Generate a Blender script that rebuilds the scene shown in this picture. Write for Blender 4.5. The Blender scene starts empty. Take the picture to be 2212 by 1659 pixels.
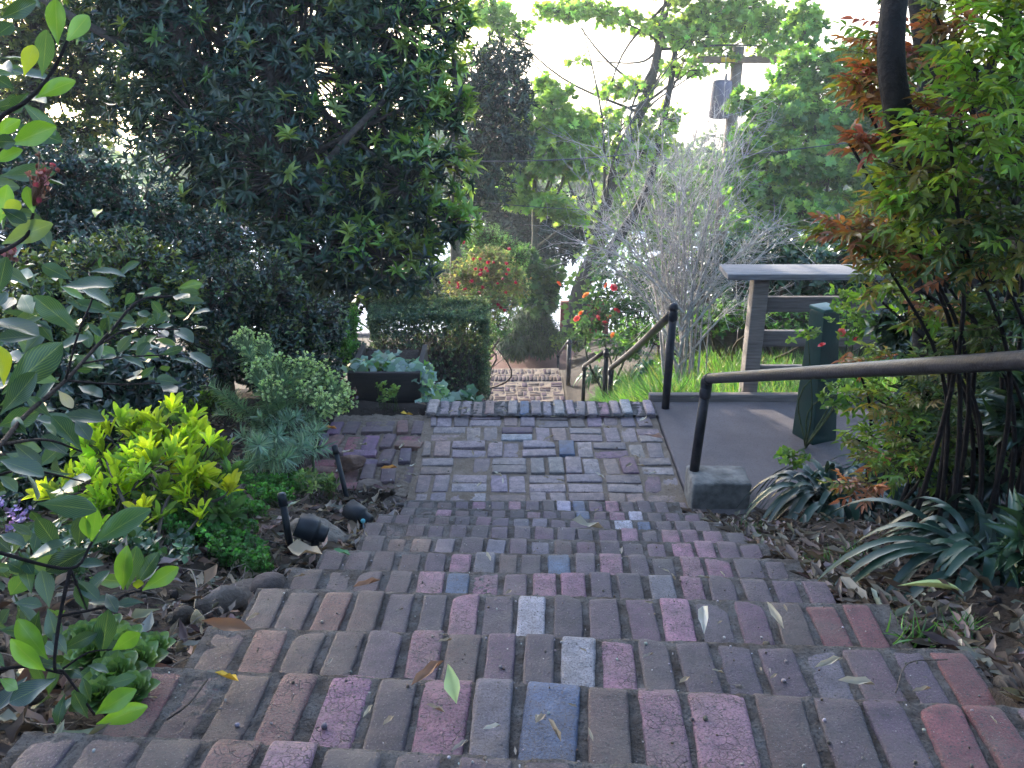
import bpy, math, numpy as np
from mathutils import Vector, Matrix
rng = np.random.default_rng(7)
scene = bpy.context.scene
COL = scene.collection
R = math.radians
# ------------------------------------------------------------------ camera
PITCH = R(22.0); FPX = 1912.0; CW, CH = 2212.0, 1659.0; EYE = np.array([0, 0, 2.33])
cd = bpy.data.cameras.new("camera"); cam = bpy.data.objects.new("camera", cd); COL.objects.link(cam)
cam.location = EYE; cam.rotation_euler = (R(90) - PITCH, 0, 0)
cd.sensor_width = 36; cd.lens = 36 * FPX / CW; cd.clip_start = 0.05; cd.clip_end = 3000
scene.camera = cam
_c, _s = math.cos(PITCH), math.sin(PITCH)

def ray(px, py):
    u = (px - CW / 2) / FPX; t = (py - CH / 2) / FPX
    return np.array([u, _c - t * _s, -_s - t * _c])
def W(px, py, depth):
    return EYE + ray(px, py) * depth
def P(px, py, z=0.0):
    d = ray(px, py); return EYE + d * ((z - EYE[2]) / d[2])
def PY(px, py, y):
    d = ray(px, py); return EYE + d * (y / d[1])
def depth_of(p):
    return p[1] * _c - (p[2] - EYE[2]) * _s

# ------------------------------------------------------------------ mesh building
def nrm(a):
    a = np.asarray(a, float); return a / np.maximum(np.linalg.norm(a, axis=-1, keepdims=True), 1e-9)

class MB:
    def __init__(s): s.v = []; s.f = []; s.c = []; s.u = []; s.m = []; s.n = 0
    def add(s, v, faces, col=(1, 1, 1, 0), uv=None, mat=0):
        v = np.asarray(v, float).reshape(-1, 3); k = len(v)
        col = np.asarray(col, float)
        if col.ndim == 1: col = np.tile(col, (k, 1))
        if col.shape[1] == 3: col = np.concatenate([col, np.zeros((k, 1))], 1)
        s.v.append(v); s.c.append(col); s.u.append(np.zeros((k, 2)) if uv is None else uv)
        if not isinstance(faces, list): faces = [faces]
        for f in faces:
            f = np.asarray(f, int)
            if len(f): s.f.append(f + s.n); s.m.append(mat)
        s.n += k
    def build(s, name, mat, parent=None, smooth=True):
        v = np.concatenate(s.v); c = np.concatenate(s.c); u = np.concatenate(s.u)
        if parent is not None:
            o = parent; off = np.zeros(3)
            while o is not None: off += np.array(o.location); o = o.parent
            v = v - off
        me = bpy.data.meshes.new(name)
        me.vertices.add(len(v)); me.vertices.foreach_set("co", v.astype(np.float32).ravel())
        li = np.concatenate([f.ravel() for f in s.f]); tot = np.concatenate([np.full(len(f), f.shape[1]) for f in s.f])
        mi = np.concatenate([np.full(len(f), m) for f, m in zip(s.f, s.m)])
        st = np.concatenate([[0], np.cumsum(tot)[:-1]])
        me.loops.add(len(li)); me.loops.foreach_set("vertex_index", li.astype(np.int32))
        me.polygons.add(len(tot)); me.polygons.foreach_set("loop_start", st.astype(np.int32)); me.polygons.foreach_set("loop_total", tot.astype(np.int32))
        me.polygons.foreach_set("material_index", mi.astype(np.int32))
        me.polygons.foreach_set("use_smooth", np.full(len(tot), smooth))
        a = me.color_attributes.new("Col", "FLOAT_COLOR", "POINT"); a.data.foreach_set("color", c.astype(np.float32).ravel())
        uvl = me.uv_layers.new(name="UVMap"); uvl.data.foreach_set("uv", u[li].astype(np.float32).ravel())
        me.update(); me.validate()
        for m in (mat if isinstance(mat, (list, tuple)) else [mat]): me.materials.append(m)
        o = bpy.data.objects.new(name, me); COL.objects.link(o)
        if parent is not None: o.parent = parent
        return o

def tag(o, label=None, cat=None, group=None, kind=None):
    if label: o["label"] = label
    if cat: o["category"] = cat
    if group: o["group"] = group
    if kind: o["kind"] = kind
    return o
def thing(name, label, cat, loc, group=None, rz=0.0):
    o = bpy.data.objects.new(name, None); COL.objects.link(o); o.empty_display_size = 0.1
    o.location = [float(q) for q in loc]; o.rotation_euler = (0, 0, rz)
    return tag(o, label, cat, group)
def structure(o): o["kind"] = "structure"; return o
def dup(root, loc, rot=None, scale=None, label=None):
    r = root.copy(); COL.objects.link(r); r.location = [float(q) for q in loc]
    if rot is not None: r.rotation_euler = rot
    if scale is not None: r.scale = (scale,) * 3
    if label: r["label"] = label
    for ch in list(root.children):
        c = ch.copy(); COL.objects.link(c); c.parent = r
        for g in ch.children:
            d = g.copy(); COL.objects.link(d); d.parent = c
    return r

def tube(mb, pts, rad, n=8, col=(.5, .5, .5, 0), caps=True, mat=0):
    pts = np.asarray(pts, float); k = len(pts)
    rad = np.broadcast_to(np.asarray(rad, float), (k,))
    T = np.gradient(pts, axis=0) if k > 2 else np.tile(pts[1] - pts[0], (2, 1))
    T = nrm(T); ref = np.array([0, 0, 1.0]) if abs(T[0, 2]) < .9 else np.array([1.0, 0, 0])
    A = nrm(np.cross(T[0], ref)); V = []
    for i in range(k):
        A = nrm(A - T[i] * np.dot(A, T[i])); B = np.cross(T[i], A)
        a = np.linspace(0, 2 * np.pi, n, endpoint=False)
        V.append(pts[i] + rad[i] * (np.cos(a)[:, None] * A + np.sin(a)[:, None] * B))
    V = np.concatenate(V); i = np.arange(k - 1)[:, None] * n; j = np.arange(n)[None]; j2 = (j + 1) % n
    F = [np.stack([i + j, i + j2, i + n + j2, i + n + j], -1).reshape(-1, 4)]
    if caps: F += [np.arange(n)[::-1][None], ((k - 1) * n + np.arange(n))[None]]
    uv = np.stack([np.tile(np.linspace(0, 1, n), k), np.repeat(np.linspace(0, 1, k), n)], 1)
    mb.add(V, F, col, uv, mat)

def smooth_path(pts, m=5):
    """Catmull-Rom through pts."""
    p = np.asarray(pts, float); p = np.vstack([2 * p[0] - p[1], p, 2 * p[-1] - p[-2]]); out = []
    for i in range(1, len(p) - 2):
        for t in np.linspace(0, 1, m, endpoint=False):
            out.append(.5 * (2 * p[i] + (p[i + 1] - p[i - 1]) * t + (2 * p[i - 1] - 5 * p[i] + 4 * p[i + 1] - p[i + 2]) * t * t + (3 * p[i] - p[i - 1] - 3 * p[i + 1] + p[i + 2]) * t ** 3))
    out.append(p[-2]); return np.array(out)

def twigs(mb, A, B, ra, rb, bend=0.12, seg=3, n=3, col=(.1, .08, .06, 0), seed=1):
    """many slightly bent tapering twigs from A to B (vectorised)"""
    r = np.random.default_rng(seed)
    A = np.asarray(A, float); B = np.asarray(B, float); m = len(A)
    if m == 0: return
    L = np.linalg.norm(B - A, axis=1, keepdims=True); D = nrm(B - A)
    S = nrm(np.cross(D, nrm(r.normal(size=(m, 3))))); U = np.cross(D, S)
    ra = np.broadcast_to(ra, (m,))[:, None]; rb = np.broadcast_to(rb, (m,))[:, None]
    off = S * L * bend * r.normal(size=(m, 1)); V = []
    for k in range(seg + 1):
        t = k / seg; c = A + (B - A) * t + off * (4 * t * (1 - t)); rr = ra + (rb - ra) * t
        for j in range(n):
            a = 2 * np.pi * j / n; V.append(c + rr * (math.cos(a) * S + math.sin(a) * U))
    V = np.stack(V, 1)
    f = []
    for k in range(seg):
        for j in range(n): f.append([k * n + j, k * n + (j + 1) % n, (k + 1) * n + (j + 1) % n, (k + 1) * n + j])
    F = (np.array(f)[None] + (np.arange(m) * V.shape[1])[:, None, None]).reshape(-1, 4)
    cc = np.asarray(col, float)
    if cc.ndim == 2: cc = np.repeat(cc, V.shape[1], 0)
    mb.add(V.reshape(-1, 3), F, cc)

def box(mb, lo, hi, col=(.5, .5, .5, 0), mat=0, bev=0.0):
    lo = np.asarray(lo, float); hi = np.asarray(hi, float); c = (lo + hi) / 2; h = (hi - lo) / 2
    v, f = rbox(h[None], min(bev if bev > 0 else 1e-4, h.min() * .9), (2, 2, 2) if bev <= 0 else (4, 4, 4))
    mb.add(v[0] + c, f, col, None, mat)

_rb = {}
def rbox(h, r, lv):
    """rounded boxes: h (n,3) half sizes; r edge radius; lv grid counts per axis. -> (n,m,3), faces"""
    h = np.asarray(h, float); n = len(h)
    if lv not in _rb:
        nx, ny, nz = lv; idx = {}; L = []; F = []
        def vid(i, j, k):
            if (i, j, k) not in idx: idx[(i, j, k)] = len(L); L.append((i, j, k))
            return idx[(i, j, k)]
        for i in range(nx - 1):
            for j in range(ny - 1):
                F.append([vid(i, j, 0), vid(i, j + 1, 0), vid(i + 1, j + 1, 0), vid(i + 1, j, 0)])
                F.append([vid(i, j, nz - 1), vid(i + 1, j, nz - 1), vid(i + 1, j + 1, nz - 1), vid(i, j + 1, nz - 1)])
        for i in range(nx - 1):
            for k in range(nz - 1):
                F.append([vid(i, 0, k), vid(i + 1, 0, k), vid(i + 1, 0, k + 1), vid(i, 0, k + 1)])
                F.append([vid(i, ny - 1, k), vid(i, ny - 1, k + 1), vid(i + 1, ny - 1, k + 1), vid(i + 1, ny - 1, k)])
        for j in range(ny - 1):
            for k in range(nz - 1):
                F.append([vid(0, j, k), vid(0, j, k + 1), vid(0, j + 1, k + 1), vid(0, j + 1, k)])
                F.append([vid(nx - 1, j, k), vid(nx - 1, j + 1, k), vid(nx - 1, j + 1, k + 1), vid(nx - 1, j, k + 1)])
        _rb[lv] = (np.array(L), np.array(F))
    L, F = _rb[lv]; r = np.broadcast_to(np.asarray(r, float).reshape(-1, 1), (n, 1))
    X = np.zeros((n, len(L), 3))
    for a in range(3):
        k = lv[a]; H = h[:, a:a + 1]
        if k == 2: lev = np.concatenate([-H, H], 1)
        elif k == 3: lev = np.concatenate([-H, 0 * H, H], 1)
        else:
            inner = np.linspace(-1, 1, k - 2)[None] * (H - r) if k < 7 else None
            if k < 7: lev = np.concatenate([-H, inner, H], 1)
            else:
                inner = np.linspace(-1, 1, k - 4)[None] * (H - r)
                lev = np.concatenate([-H, -(H - .42 * r), inner, H - .42 * r, H], 1)
        X[:, :, a] = lev[:, L[:, a]]
    core = np.clip(X, -(h - r)[:, None, :], (h - r)[:, None, :]); d = X - core
    ln = np.linalg.norm(d, axis=2, keepdims=True)
    return core + np.where(ln > 1e-9, d / np.maximum(ln, 1e-9) * r[:, None, :], 0), F

def vnoise(p, f=1.0, seed=0):
    """cheap smooth pseudo noise, p (...,3) -> about [-1,1]"""
    q = np.random.default_rng(seed); o = 0
    for i in range(4):
        k = q.normal(size=3) * f * (1 + .6 * i); o = o + np.sin(p @ k + q.uniform(0, 6.3)) / (1 + .35 * i)
    return o / 2.2

# ------------------------------------------------------------------ leaf templates: (verts(m,3): x across, y along, z up; faces; uv)
def t_leaf(n, wf, fold=.25, droop=.25, wave=0.0):
    V = []; U = []
    for i in range(n + 1):
        t = i / n; w = wf(t); z = -droop * t * t
        for s in (-1, 0, 1):
            V.append((s * w, t, z + (fold * w if s else 0) + (wave * math.sin(t * 9 + s) * w if s else 0))); U.append((.5 + .5 * s, t))
    F = []
    for i in range(n):
        a = i * 3; F += [[a, a + 1, a + 4, a + 3], [a + 1, a + 2, a + 5, a + 4]]
    return np.array(V), np.array(F), np.array(U)
def t_strip(n, wf, droop=.6):
    V = []; U = []; F = []
    for i in range(n + 1):
        t = i / n; w = wf(t)
        for s in (-1, 1): V.append((s * w, t, -droop * t * t)); U.append((.5 + .5 * s, t))
    for i in range(n): a = 2 * i; F.append([a, a + 1, a + 3, a + 2])
    return np.array(V), np.array(F), np.array(U)
def t_star(ang, rad, cup=.15):
    """palmate leaf: fan with points at polar (ang,rad) around a centre at y=.35"""
    V = [(0, .35, 0)]; U = [(.5, .35)]
    for a, r in zip(ang, rad):
        V.append((r * math.sin(a), .35 + r * math.cos(a), -cup * r * r)); U.append((.5 + r * math.sin(a), .35 + r * math.cos(a)))
    k = len(ang); F = [[0, 1 + i, 1 + (i + 1) % k] for i in range(k)]
    return np.array(V), np.array(F), np.array(U)
ell = lambda t: max(.02, math.sin(math.pi * min(1, t) ** .9)) * .5
obov = lambda t: .5 * max(.05, math.sin(math.pi * min(1, max(0, t)) ** 1.5) ** .75) if t < .995 else .06
lanc = lambda t: .5 * max(.02, math.sin(math.pi * min(1, t ** .72)) ** 1.15)
T_ELL3 = t_leaf(3, ell); T_ELL2 = t_leaf(2, lambda t: .5 if t == .5 else .04, .3, .2); T_ELL6 = t_leaf(6, ell, .2, .22)
spat = lambda t: .5 * max(.06, math.sin(math.pi * min(1, max(0, t)) ** 1.9) ** .6) if t < .995 else .12
T_SP9 = t_leaf(9, spat, .16, .1, .05); T_OB4 = t_leaf(4, obov, .18, .12); T_OB9 = t_leaf(9, obov, .16, .1, .05); T_LAN4 = t_leaf(4, lanc, .25, .2); T_LAN7 = t_leaf(7, lanc, .22, .2)
T_NEED = t_strip(2, lambda t: .5 * (1 - .7 * t * t), .25); T_BLADE = t_strip(4, lambda t: .5 * (1 - t ** 2) + .02, .5)
_a = np.linspace(-2.5, 2.5, 11); T_MAPLE = t_star(_a, [.5, .25, .62, .3, .68, .36, .68, .3, .62, .25, .5])
_a = np.linspace(-2.6, 2.6, 9); T_IVY = t_star(_a, [.42, .5, .34, .55, .4, .62, .36, .55, .45][:9], .3)
T_ROUND = t_star(np.linspace(-2.9, 2.9, 8), [.36, .44, .48, .5, .5, .48, .44, .36], -.2)

def place(mb, T, O, D, N, L, Wd, C, mat=0):
    V, F, U = T; n = len(O)
    if n == 0: return
    D = nrm(D); S = nrm(np.cross(D, N)); N2 = np.cross(S, D)
    L = np.broadcast_to(L, (n,))[:, None, None]; Wd = np.broadcast_to(Wd, (n,))[:, None, None]
    X = O[:, None] + S[:, None] * V[None, :, 0:1] * Wd + D[:, None] * V[None, :, 1:2] * L + N2[:, None] * V[None, :, 2:3] * L
    C = np.asarray(C, float)
    if C.ndim == 1: C = np.tile(C, (n, 1))
    if C.shape[1] == 3: C = np.concatenate([C, np.zeros((n, 1))], 1)
    m = len(V)
    mb.add(X.reshape(-1, 3), (F[None] + (np.arange(n) * m)[:, None, None]).reshape(-1, F.shape[1]), np.repeat(C, m, 0), np.tile(U, (n, 1)), mat)

def pal(n, cols, wts=None, var=.25, r=rng):
    cols = np.asarray(cols, float); i = r.choice(len(cols), n, p=None if wts is None else np.asarray(wts) / np.sum(wts))
    return np.clip(cols[i] * np.exp(r.normal(size=(n, 1)) * var) * np.exp(r.normal(size=(n, 3)) * var * .3), 0, 1)

def lobe_pts(lobes, n, r, inner=.5):
    """lobes: list of (centre, rx, ry, rz) -> points and outward dirs, numbers by surface"""
    c = np.array([l[0] for l in lobes]); rad = np.array([l[1:4] for l in lobes])
    w = (rad[:, 0] * rad[:, 1] + rad[:, 0] * rad[:, 2] + rad[:, 1] * rad[:, 2]); i = r.choice(len(lobes), n, p=w / w.sum())
    d = nrm(r.normal(size=(n, 3))); q = inner + (1 - inner) * np.sqrt(r.uniform(size=(n, 1)))
    q = q * (1 + .22 * vnoise(c[i] * 3 + d * 2.2, 1.3, 5)[:, None])
    return c[i] + d * q * rad[i], nrm(d / rad[i]), i

def whorl(mb, tips, ax, k, L, wr, col_t, T, r, spread=(.5, 1.3), along=.0, up=.0, var=.15):
    """k leaves round each tip; col_t (n,3) colour per tip"""
    n = len(tips); ax = nrm(ax)
    A = np.repeat(ax, k, 0); O = np.repeat(tips, k, 0); ref = nrm(r.normal(size=(n, 3)))
    S = nrm(np.cross(ax, ref)); U = np.cross(ax, S); S = np.repeat(S, k, 0); U = np.repeat(U, k, 0)
    a = np.tile(np.arange(k) * 2.4, n) + np.repeat(r.uniform(0, 6.28, n), k) + r.normal(size=n * k) * .25
    sp = r.uniform(spread[0], spread[1], n * k)[:, None]
    rad = np.cos(a)[:, None] * S + np.sin(a)[:, None] * U
    D = A * np.cos(sp) + rad * np.sin(sp); D[:, 2] += up * r.uniform(-.4, 1, n * k)
    D = nrm(D)
    tt = r.uniform(size=(n * k, 1)); O = O - A * along * tt
    Ls = L * r.uniform(.6, 1.15, n * k)
    C = np.repeat(col_t, k, 0) * np.exp(r.normal(size=(n * k, 1)) * var)
    N = A * .8 + np.array([0, 0, .35]) + r.normal(size=(n * k, 3)) * .18
    place(mb, T, O, D, N, Ls, Ls * wr * r.uniform(.85, 1.15, n * k), C)

# ------------------------------------------------------------------ materials
def M(name):
    m = bpy.data.materials.new(name); m.use_nodes = True; nt = m.node_tree; nt.nodes.clear()
    return m, nt
def nd(nt, t, **kw):
    n = nt.nodes.new(t)
    for k, v in kw.items():
        if k.startswith("i_"):
            key = k[2:]; key = int(key) if key.isdigit() else key.replace("_", " ")
            n.inputs[key].default_value = v
        else: setattr(n, k, v)
    return n
def lk(nt, a, b): nt.links.new(a, b)
def mix(nt, fac, a, b, mode="MIX"):
    n = nt.nodes.new("ShaderNodeMix"); n.data_type = "RGBA"; n.blend_type = mode
    for s, v in ((0, fac), (6, a), (7, b)):
        if hasattr(v, "default_value") or hasattr(v, "is_linked"): lk(nt, v, n.inputs[s])
        else: n.inputs[s].default_value = v if s == 0 else (*v[:3], 1)
    return n.outputs[2]
def ramp(nt, val, stops):
    n = nt.nodes.new("ShaderNodeValToRGB"); e = n.color_ramp.elements
    while len(e) < len(stops): e.new(.5)
    for i, (p, c) in enumerate(stops): e[i].position = p; e[i].color = (c, c, c, 1) if not hasattr(c, "__len__") else (*c[:3], 1)
    lk(nt, val, n.inputs[0]); return n.outputs[0]
def noise(nt, vec, scale, detail=4, rough=.55):
    n = nd(nt, "ShaderNodeTexNoise"); n.inputs["Scale"].default_value = scale; n.inputs["Detail"].default_value = detail; n.inputs["Roughness"].default_value = rough
    lk(nt, vec, n.inputs["Vector"]); return n.outputs[0]
def pos(nt): return nd(nt, "ShaderNodeNewGeometry").outputs["Position"]

def leaf_mat(name, rough=.4, trans=.3, spec=.5, vein=0.0, tcol=(1.25, 1.3, .55), gloss_noise=True):
    m, nt = M(name); at = nd(nt, "ShaderNodeAttribute", attribute_name="Col"); col = at.outputs[0]
    if vein > 0:
        uv = nd(nt, "ShaderNodeUVMap"); sx = nd(nt, "ShaderNodeSeparateXYZ"); lk(nt, uv.outputs[0], sx.inputs[0])
        a = nd(nt, "ShaderNodeMath", operation="SUBTRACT", i_1=.5); lk(nt, sx.outputs[0], a.inputs[0])
        b = nd(nt, "ShaderNodeMath", operation="ABSOLUTE"); lk(nt, a.outputs[0], b.inputs[0])
        mid = ramp(nt, b.outputs[0], [(0.0, 1), (.035, 0)])
        col = mix(nt, mid, col, mix(nt, .3, col, (.35, .42, .12)))
        w = nd(nt, "ShaderNodeMath", operation="MULTIPLY_ADD", i_1=1.6); lk(nt, b.outputs[0], w.inputs[0])
        w.inputs[1].default_value = -1.2; lk(nt, sx.outputs[1], w.inputs[2])
        sn = nd(nt, "ShaderNodeMath", operation="MULTIPLY", i_1=60.0); lk(nt, w.outputs[0], sn.inputs[0])
        s2 = nd(nt, "ShaderNodeMath", operation="SINE"); lk(nt, sn.outputs[0], s2.inputs[0])
        col = mix(nt, ramp(nt, s2.outputs[0], [(.75, 0), (1, vein)]), col, (.2, .28, .06))
    nz = noise(nt, pos(nt), 55, 2)
    col = mix(nt, ramp(nt, nz, [(.3, .0), (.75, .35)]), col, mix(nt, 1.0, col, (1.35, 1.3, .9), "MULTIPLY"))
    p = nd(nt, "ShaderNodeBsdfPrincipled"); lk(nt, col, p.inputs["Base Color"]); p.inputs["Roughness"].default_value = rough
    p.inputs["Specular IOR Level"].default_value = spec
    t = nd(nt, "ShaderNodeBsdfTranslucent"); lk(nt, mix(nt, 1.0, col, tcol, "MULTIPLY"), t.inputs[0])
    ms = nd(nt, "ShaderNodeMixShader", i_0=trans); lk(nt, p.outputs[0], ms.inputs[1]); lk(nt, t.outputs[0], ms.inputs[2])
    o = nd(nt, "ShaderNodeOutputMaterial"); lk(nt, ms.outputs[0], o.inputs[0]); return m

def plain(name, rough=.6, spec=.4, metal=0.0, scale=12, amt=.35, bump=.2, bscale=80, col=None, streak=None, rust=False):
    """attribute (or fixed) colour broken up by noise, with bump"""
    m, nt = M(name); ps = pos(nt)
    if col is None: c = nd(nt, "ShaderNodeAttribute", attribute_name="Col").outputs[0]
    else:
        q = nd(nt, "ShaderNodeRGB"); q.outputs[0].default_value = (*col, 1); c = q.outputs[0]
    if streak is not None:
        mp = nd(nt, "ShaderNodeMapping"); mp.inputs["Scale"].default_value = streak; lk(nt, ps, mp.inputs[0]); ps2 = mp.outputs[0]
    else: ps2 = ps
    n1 = noise(nt, ps2, scale, 5, .6)
    c2 = mix(nt, ramp(nt, n1, [(.32, 0), (.7, 1)]), mix(nt, 1.0, c, (1 - amt,) * 3, "MULTIPLY"), mix(nt, 1.0, c, (1 + amt,) * 3, "MULTIPLY"))
    p = nd(nt, "ShaderNodeBsdfPrincipled"); lk(nt, c2, p.inputs["Base Color"])
    p.inputs["Specular IOR Level"].default_value = spec; p.inputs["Metallic"].default_value = metal
    lk(nt, ramp(nt, n1, [(.2, max(0, rough - .12)), (.8, min(1, rough + .12))]), p.inputs["Roughness"])
    if rust: c2 = mix(nt, ramp(nt, noise(nt, ps, 9, 6, .7), [(.58, 0), (.74, .7)]), c2, (.05, .028, .022)); lk(nt, c2, p.inputs["Base Color"])
    b = nd(nt, "ShaderNodeBump", i_Strength=bump, i_Distance=.01); lk(nt, noise(nt, ps2, bscale, 4, .65), b.inputs["Height"]); lk(nt, b.outputs[0], p.inputs["Normal"])
    o = nd(nt, "ShaderNodeOutputMaterial"); lk(nt, p.outputs[0], o.inputs[0]); return m

def brick_mat(name="old_brick", rough=.62, spec=.5):
    m, nt = M(name); at = nd(nt, "ShaderNodeAttribute", attribute_name="Col"); c = at.outputs[0]; fl = at.outputs["Alpha"]; ps = pos(nt)
    n1 = noise(nt, ps, 26, 5, .6); n2 = noise(nt, ps, 260, 3, .7)
    c = mix(nt, ramp(nt, n1, [(.3, 0), (.72, 1)]), mix(nt, 1.0, c, (.58, .58, .62), "MULTIPLY"), mix(nt, 1.0, c, (1.38, 1.34, 1.34), "MULTIPLY"))
    c = mix(nt, ramp(nt, n2, [(.36, .75), (.52, 0)]), c, (.03, .026, .028)); c = mix(nt, ramp(nt, noise(nt, ps, 330, 2, .6), [(.62, 0), (.72, .55)]), c, (.28, .26, .26))
    dirt = noise(nt, ps, 7, 4, .6); c = mix(nt, ramp(nt, dirt, [(.48, 0), (.75, .55)]), c, (.12, .10, .085))
    # pits
    v = nd(nt, "ShaderNodeTexVoronoi", i_Scale=130.0); v.inputs["Randomness"].default_value = 1; lk(nt, ps, v.inputs["Vector"])
    sc = nd(nt, "ShaderNodeSeparateColor"); lk(nt, v.outputs["Color"], sc.inputs[0])
    th = nd(nt, "ShaderNodeMath", operation="MULTIPLY", i_1=.36); 
    sel = ramp(nt, sc.outputs[0], [(.62, 0), (1.0, .9)]); lk(nt, sel, th.inputs[0])
    pit = nd(nt, "ShaderNodeMath", operation="LESS_THAN"); lk(nt, v.outputs["Distance"], pit.inputs[0]); lk(nt, th.outputs[0], pit.inputs[1])
    # cracks on the crazed ones (alpha flag)
    wv = nd(nt, "ShaderNodeVectorMath", operation="ADD"); lk(nt, ps, wv.inputs[0])
    nz = nd(nt, "ShaderNodeTexNoise", i_Scale=40.0); lk(nt, ps, nz.inputs["Vector"])
    sclv = nd(nt, "ShaderNodeVectorMath", operation="SCALE"); sclv.inputs[3].default_value = .02; lk(nt, nz.outputs["Color"], sclv.inputs[0]); lk(nt, sclv.outputs[0], wv.inputs[1])
    ve = nd(nt, "ShaderNodeTexVoronoi", feature="DISTANCE_TO_EDGE", i_Scale=62.0); lk(nt, wv.outputs[0], ve.inputs["Vector"])
    cr = ramp(nt, ve.outputs["Distance"], [(.0, .9), (.04, 0)])
    crm = nd(nt, "ShaderNodeMath", operation="MULTIPLY"); lk(nt, cr, crm.inputs[0]); lk(nt, fl, crm.inputs[1])
    brk = ramp(nt, noise(nt, ps, 19, 2), [(.42, 0), (.55, 1)]); crk = nd(nt, "ShaderNodeMath", operation="MULTIPLY"); lk(nt, crm.outputs[0], crk.inputs[0]); lk(nt, brk, crk.inputs[1])
    c = mix(nt, pit.outputs[0], c, (.035, .03, .032)); c = mix(nt, crk.outputs[0], c, (.05, .035, .035))
    p = nd(nt, "ShaderNodeBsdfPrincipled"); lk(nt, c, p.inputs["Base Color"]); p.inputs["Roughness"].default_value = rough; p.inputs["Specular IOR Level"].default_value = spec
    h = nd(nt, "ShaderNodeMath", operation="MULTIPLY_ADD", i_1=-1.2); lk(nt, pit.outputs[0], h.inputs[0]); lk(nt, noise(nt, ps, 150, 5, .7), h.inputs[2])
    h2 = nd(nt, "ShaderNodeMath", operation="MULTIPLY_ADD", i_1=-1.0); lk(nt, crk.outputs[0], h2.inputs[0]); lk(nt, h.outputs[0], h2.inputs[2])
    b = nd(nt, "ShaderNodeBump", i_Strength=.9, i_Distance=.006); lk(nt, h2.outputs[0], b.inputs["Height"]); lk(nt, b.outputs[0], p.inputs["Normal"])
    o = nd(nt, "ShaderNodeOutputMaterial"); lk(nt, p.outputs[0], o.inputs[0]); return m

def ground_mat(name, a, b, c, s1=6, s2=90, bump=.7):
    m, nt = M(name); ps = pos(nt); n1 = noise(nt, ps, s1, 6, .65); n2 = noise(nt, ps, s2, 4, .7)
    col = mix(nt, ramp(nt, n1, [(.35, 0), (.68, 1)]), a, b); col = mix(nt, ramp(nt, n2, [(.5, 0), (.72, .8)]), col, c)
    p = nd(nt, "ShaderNodeBsdfPrincipled"); lk(nt, col, p.inputs["Base Color"]); p.inputs["Roughness"].default_value = .9; p.inputs["Specular IOR Level"].default_value = .2
    bb = nd(nt, "ShaderNodeBump", i_Strength=bump, i_Distance=.015); lk(nt, n2, bb.inputs["Height"]); lk(nt, bb.outputs[0], p.inputs["Normal"])
    o = nd(nt, "ShaderNodeOutputMaterial"); lk(nt, p.outputs[0], o.inputs[0]); return m

BRICK = brick_mat(); BRICKLOW = brick_mat("low_gloss_brick", .9, .15)  # lower flight: same brick with the gloss cut against white sky sheen
MORTAR = ground_mat("mortar", (.085, .068, .056), (.20, .185, .175), (.025, .020, .016), 18, 160, 1.0)
JOINT = ground_mat("joint_sand", (.19, .14, .10), (.27, .21, .16), (.085, .06, .04), 14, 130, .8)
SOIL = ground_mat("soil", (.030, .021, .015), (.055, .040, .030), (.012, .009, .007), 5, 60, 1.0)
CONC = ground_mat("concrete", (.125, .104, .100), (.18, .15, .145), (.085, .07, .065), 2.5, 110, .35)
STREETM = ground_mat("street", (.62, .62, .62), (.7, .7, .69), (.55, .55, .55), .4, 20, .1)
BARK = plain("bark", .85, .2, scale=25, amt=.4, bump=.9, bscale=60)
LEAFG = leaf_mat("glossy_leaf", .27, .22, .55)
LEAFS = leaf_mat("soft_leaf", .5, .52, .35)
LEAFN = leaf_mat("near_leaf", .25, .34, .45, vein=.45)
LEAFM = leaf_mat("matt_leaf", .62, .3, .25)
LEAFR = leaf_mat("nandina_leaf", .38, .45, .4, vein=.2, tcol=(1.25, 1.2, .5))
DRY = leaf_mat("dry_leaf", .7, .15, .25, tcol=(1.1, 1, .8))
GRASSM = leaf_mat("grass_blade", .45, .4, .35)
STRAP = leaf_mat("strap_leaf", .36, .12, .35)
PETAL = leaf_mat("petal", .5, .35, .3, tcol=(1.1, .9, .9))
WOOD = plain("weathered_wood", .75, .3, scale=5, amt=.35, bump=.35, bscale=30, streak=(1.2, 14, 14))
STEEL = plain("painted_pipe", .45, .22, metal=.0, scale=18, amt=.45, bump=.3, bscale=90, rust=True)
GREENP = plain("green_paint", .5, .3, scale=9, amt=.25, bump=.12, bscale=60)
BLACKP = plain("black_plastic", .5, .35, scale=30, amt=.2, bump=.05, bscale=150)
ROCK = plain("rock", .88, .2, scale=14, amt=.45, bump=.9, bscale=55)
GEN = plain("generic", .6, .4, scale=10, amt=.2, bump=.1, bscale=50)
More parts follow.
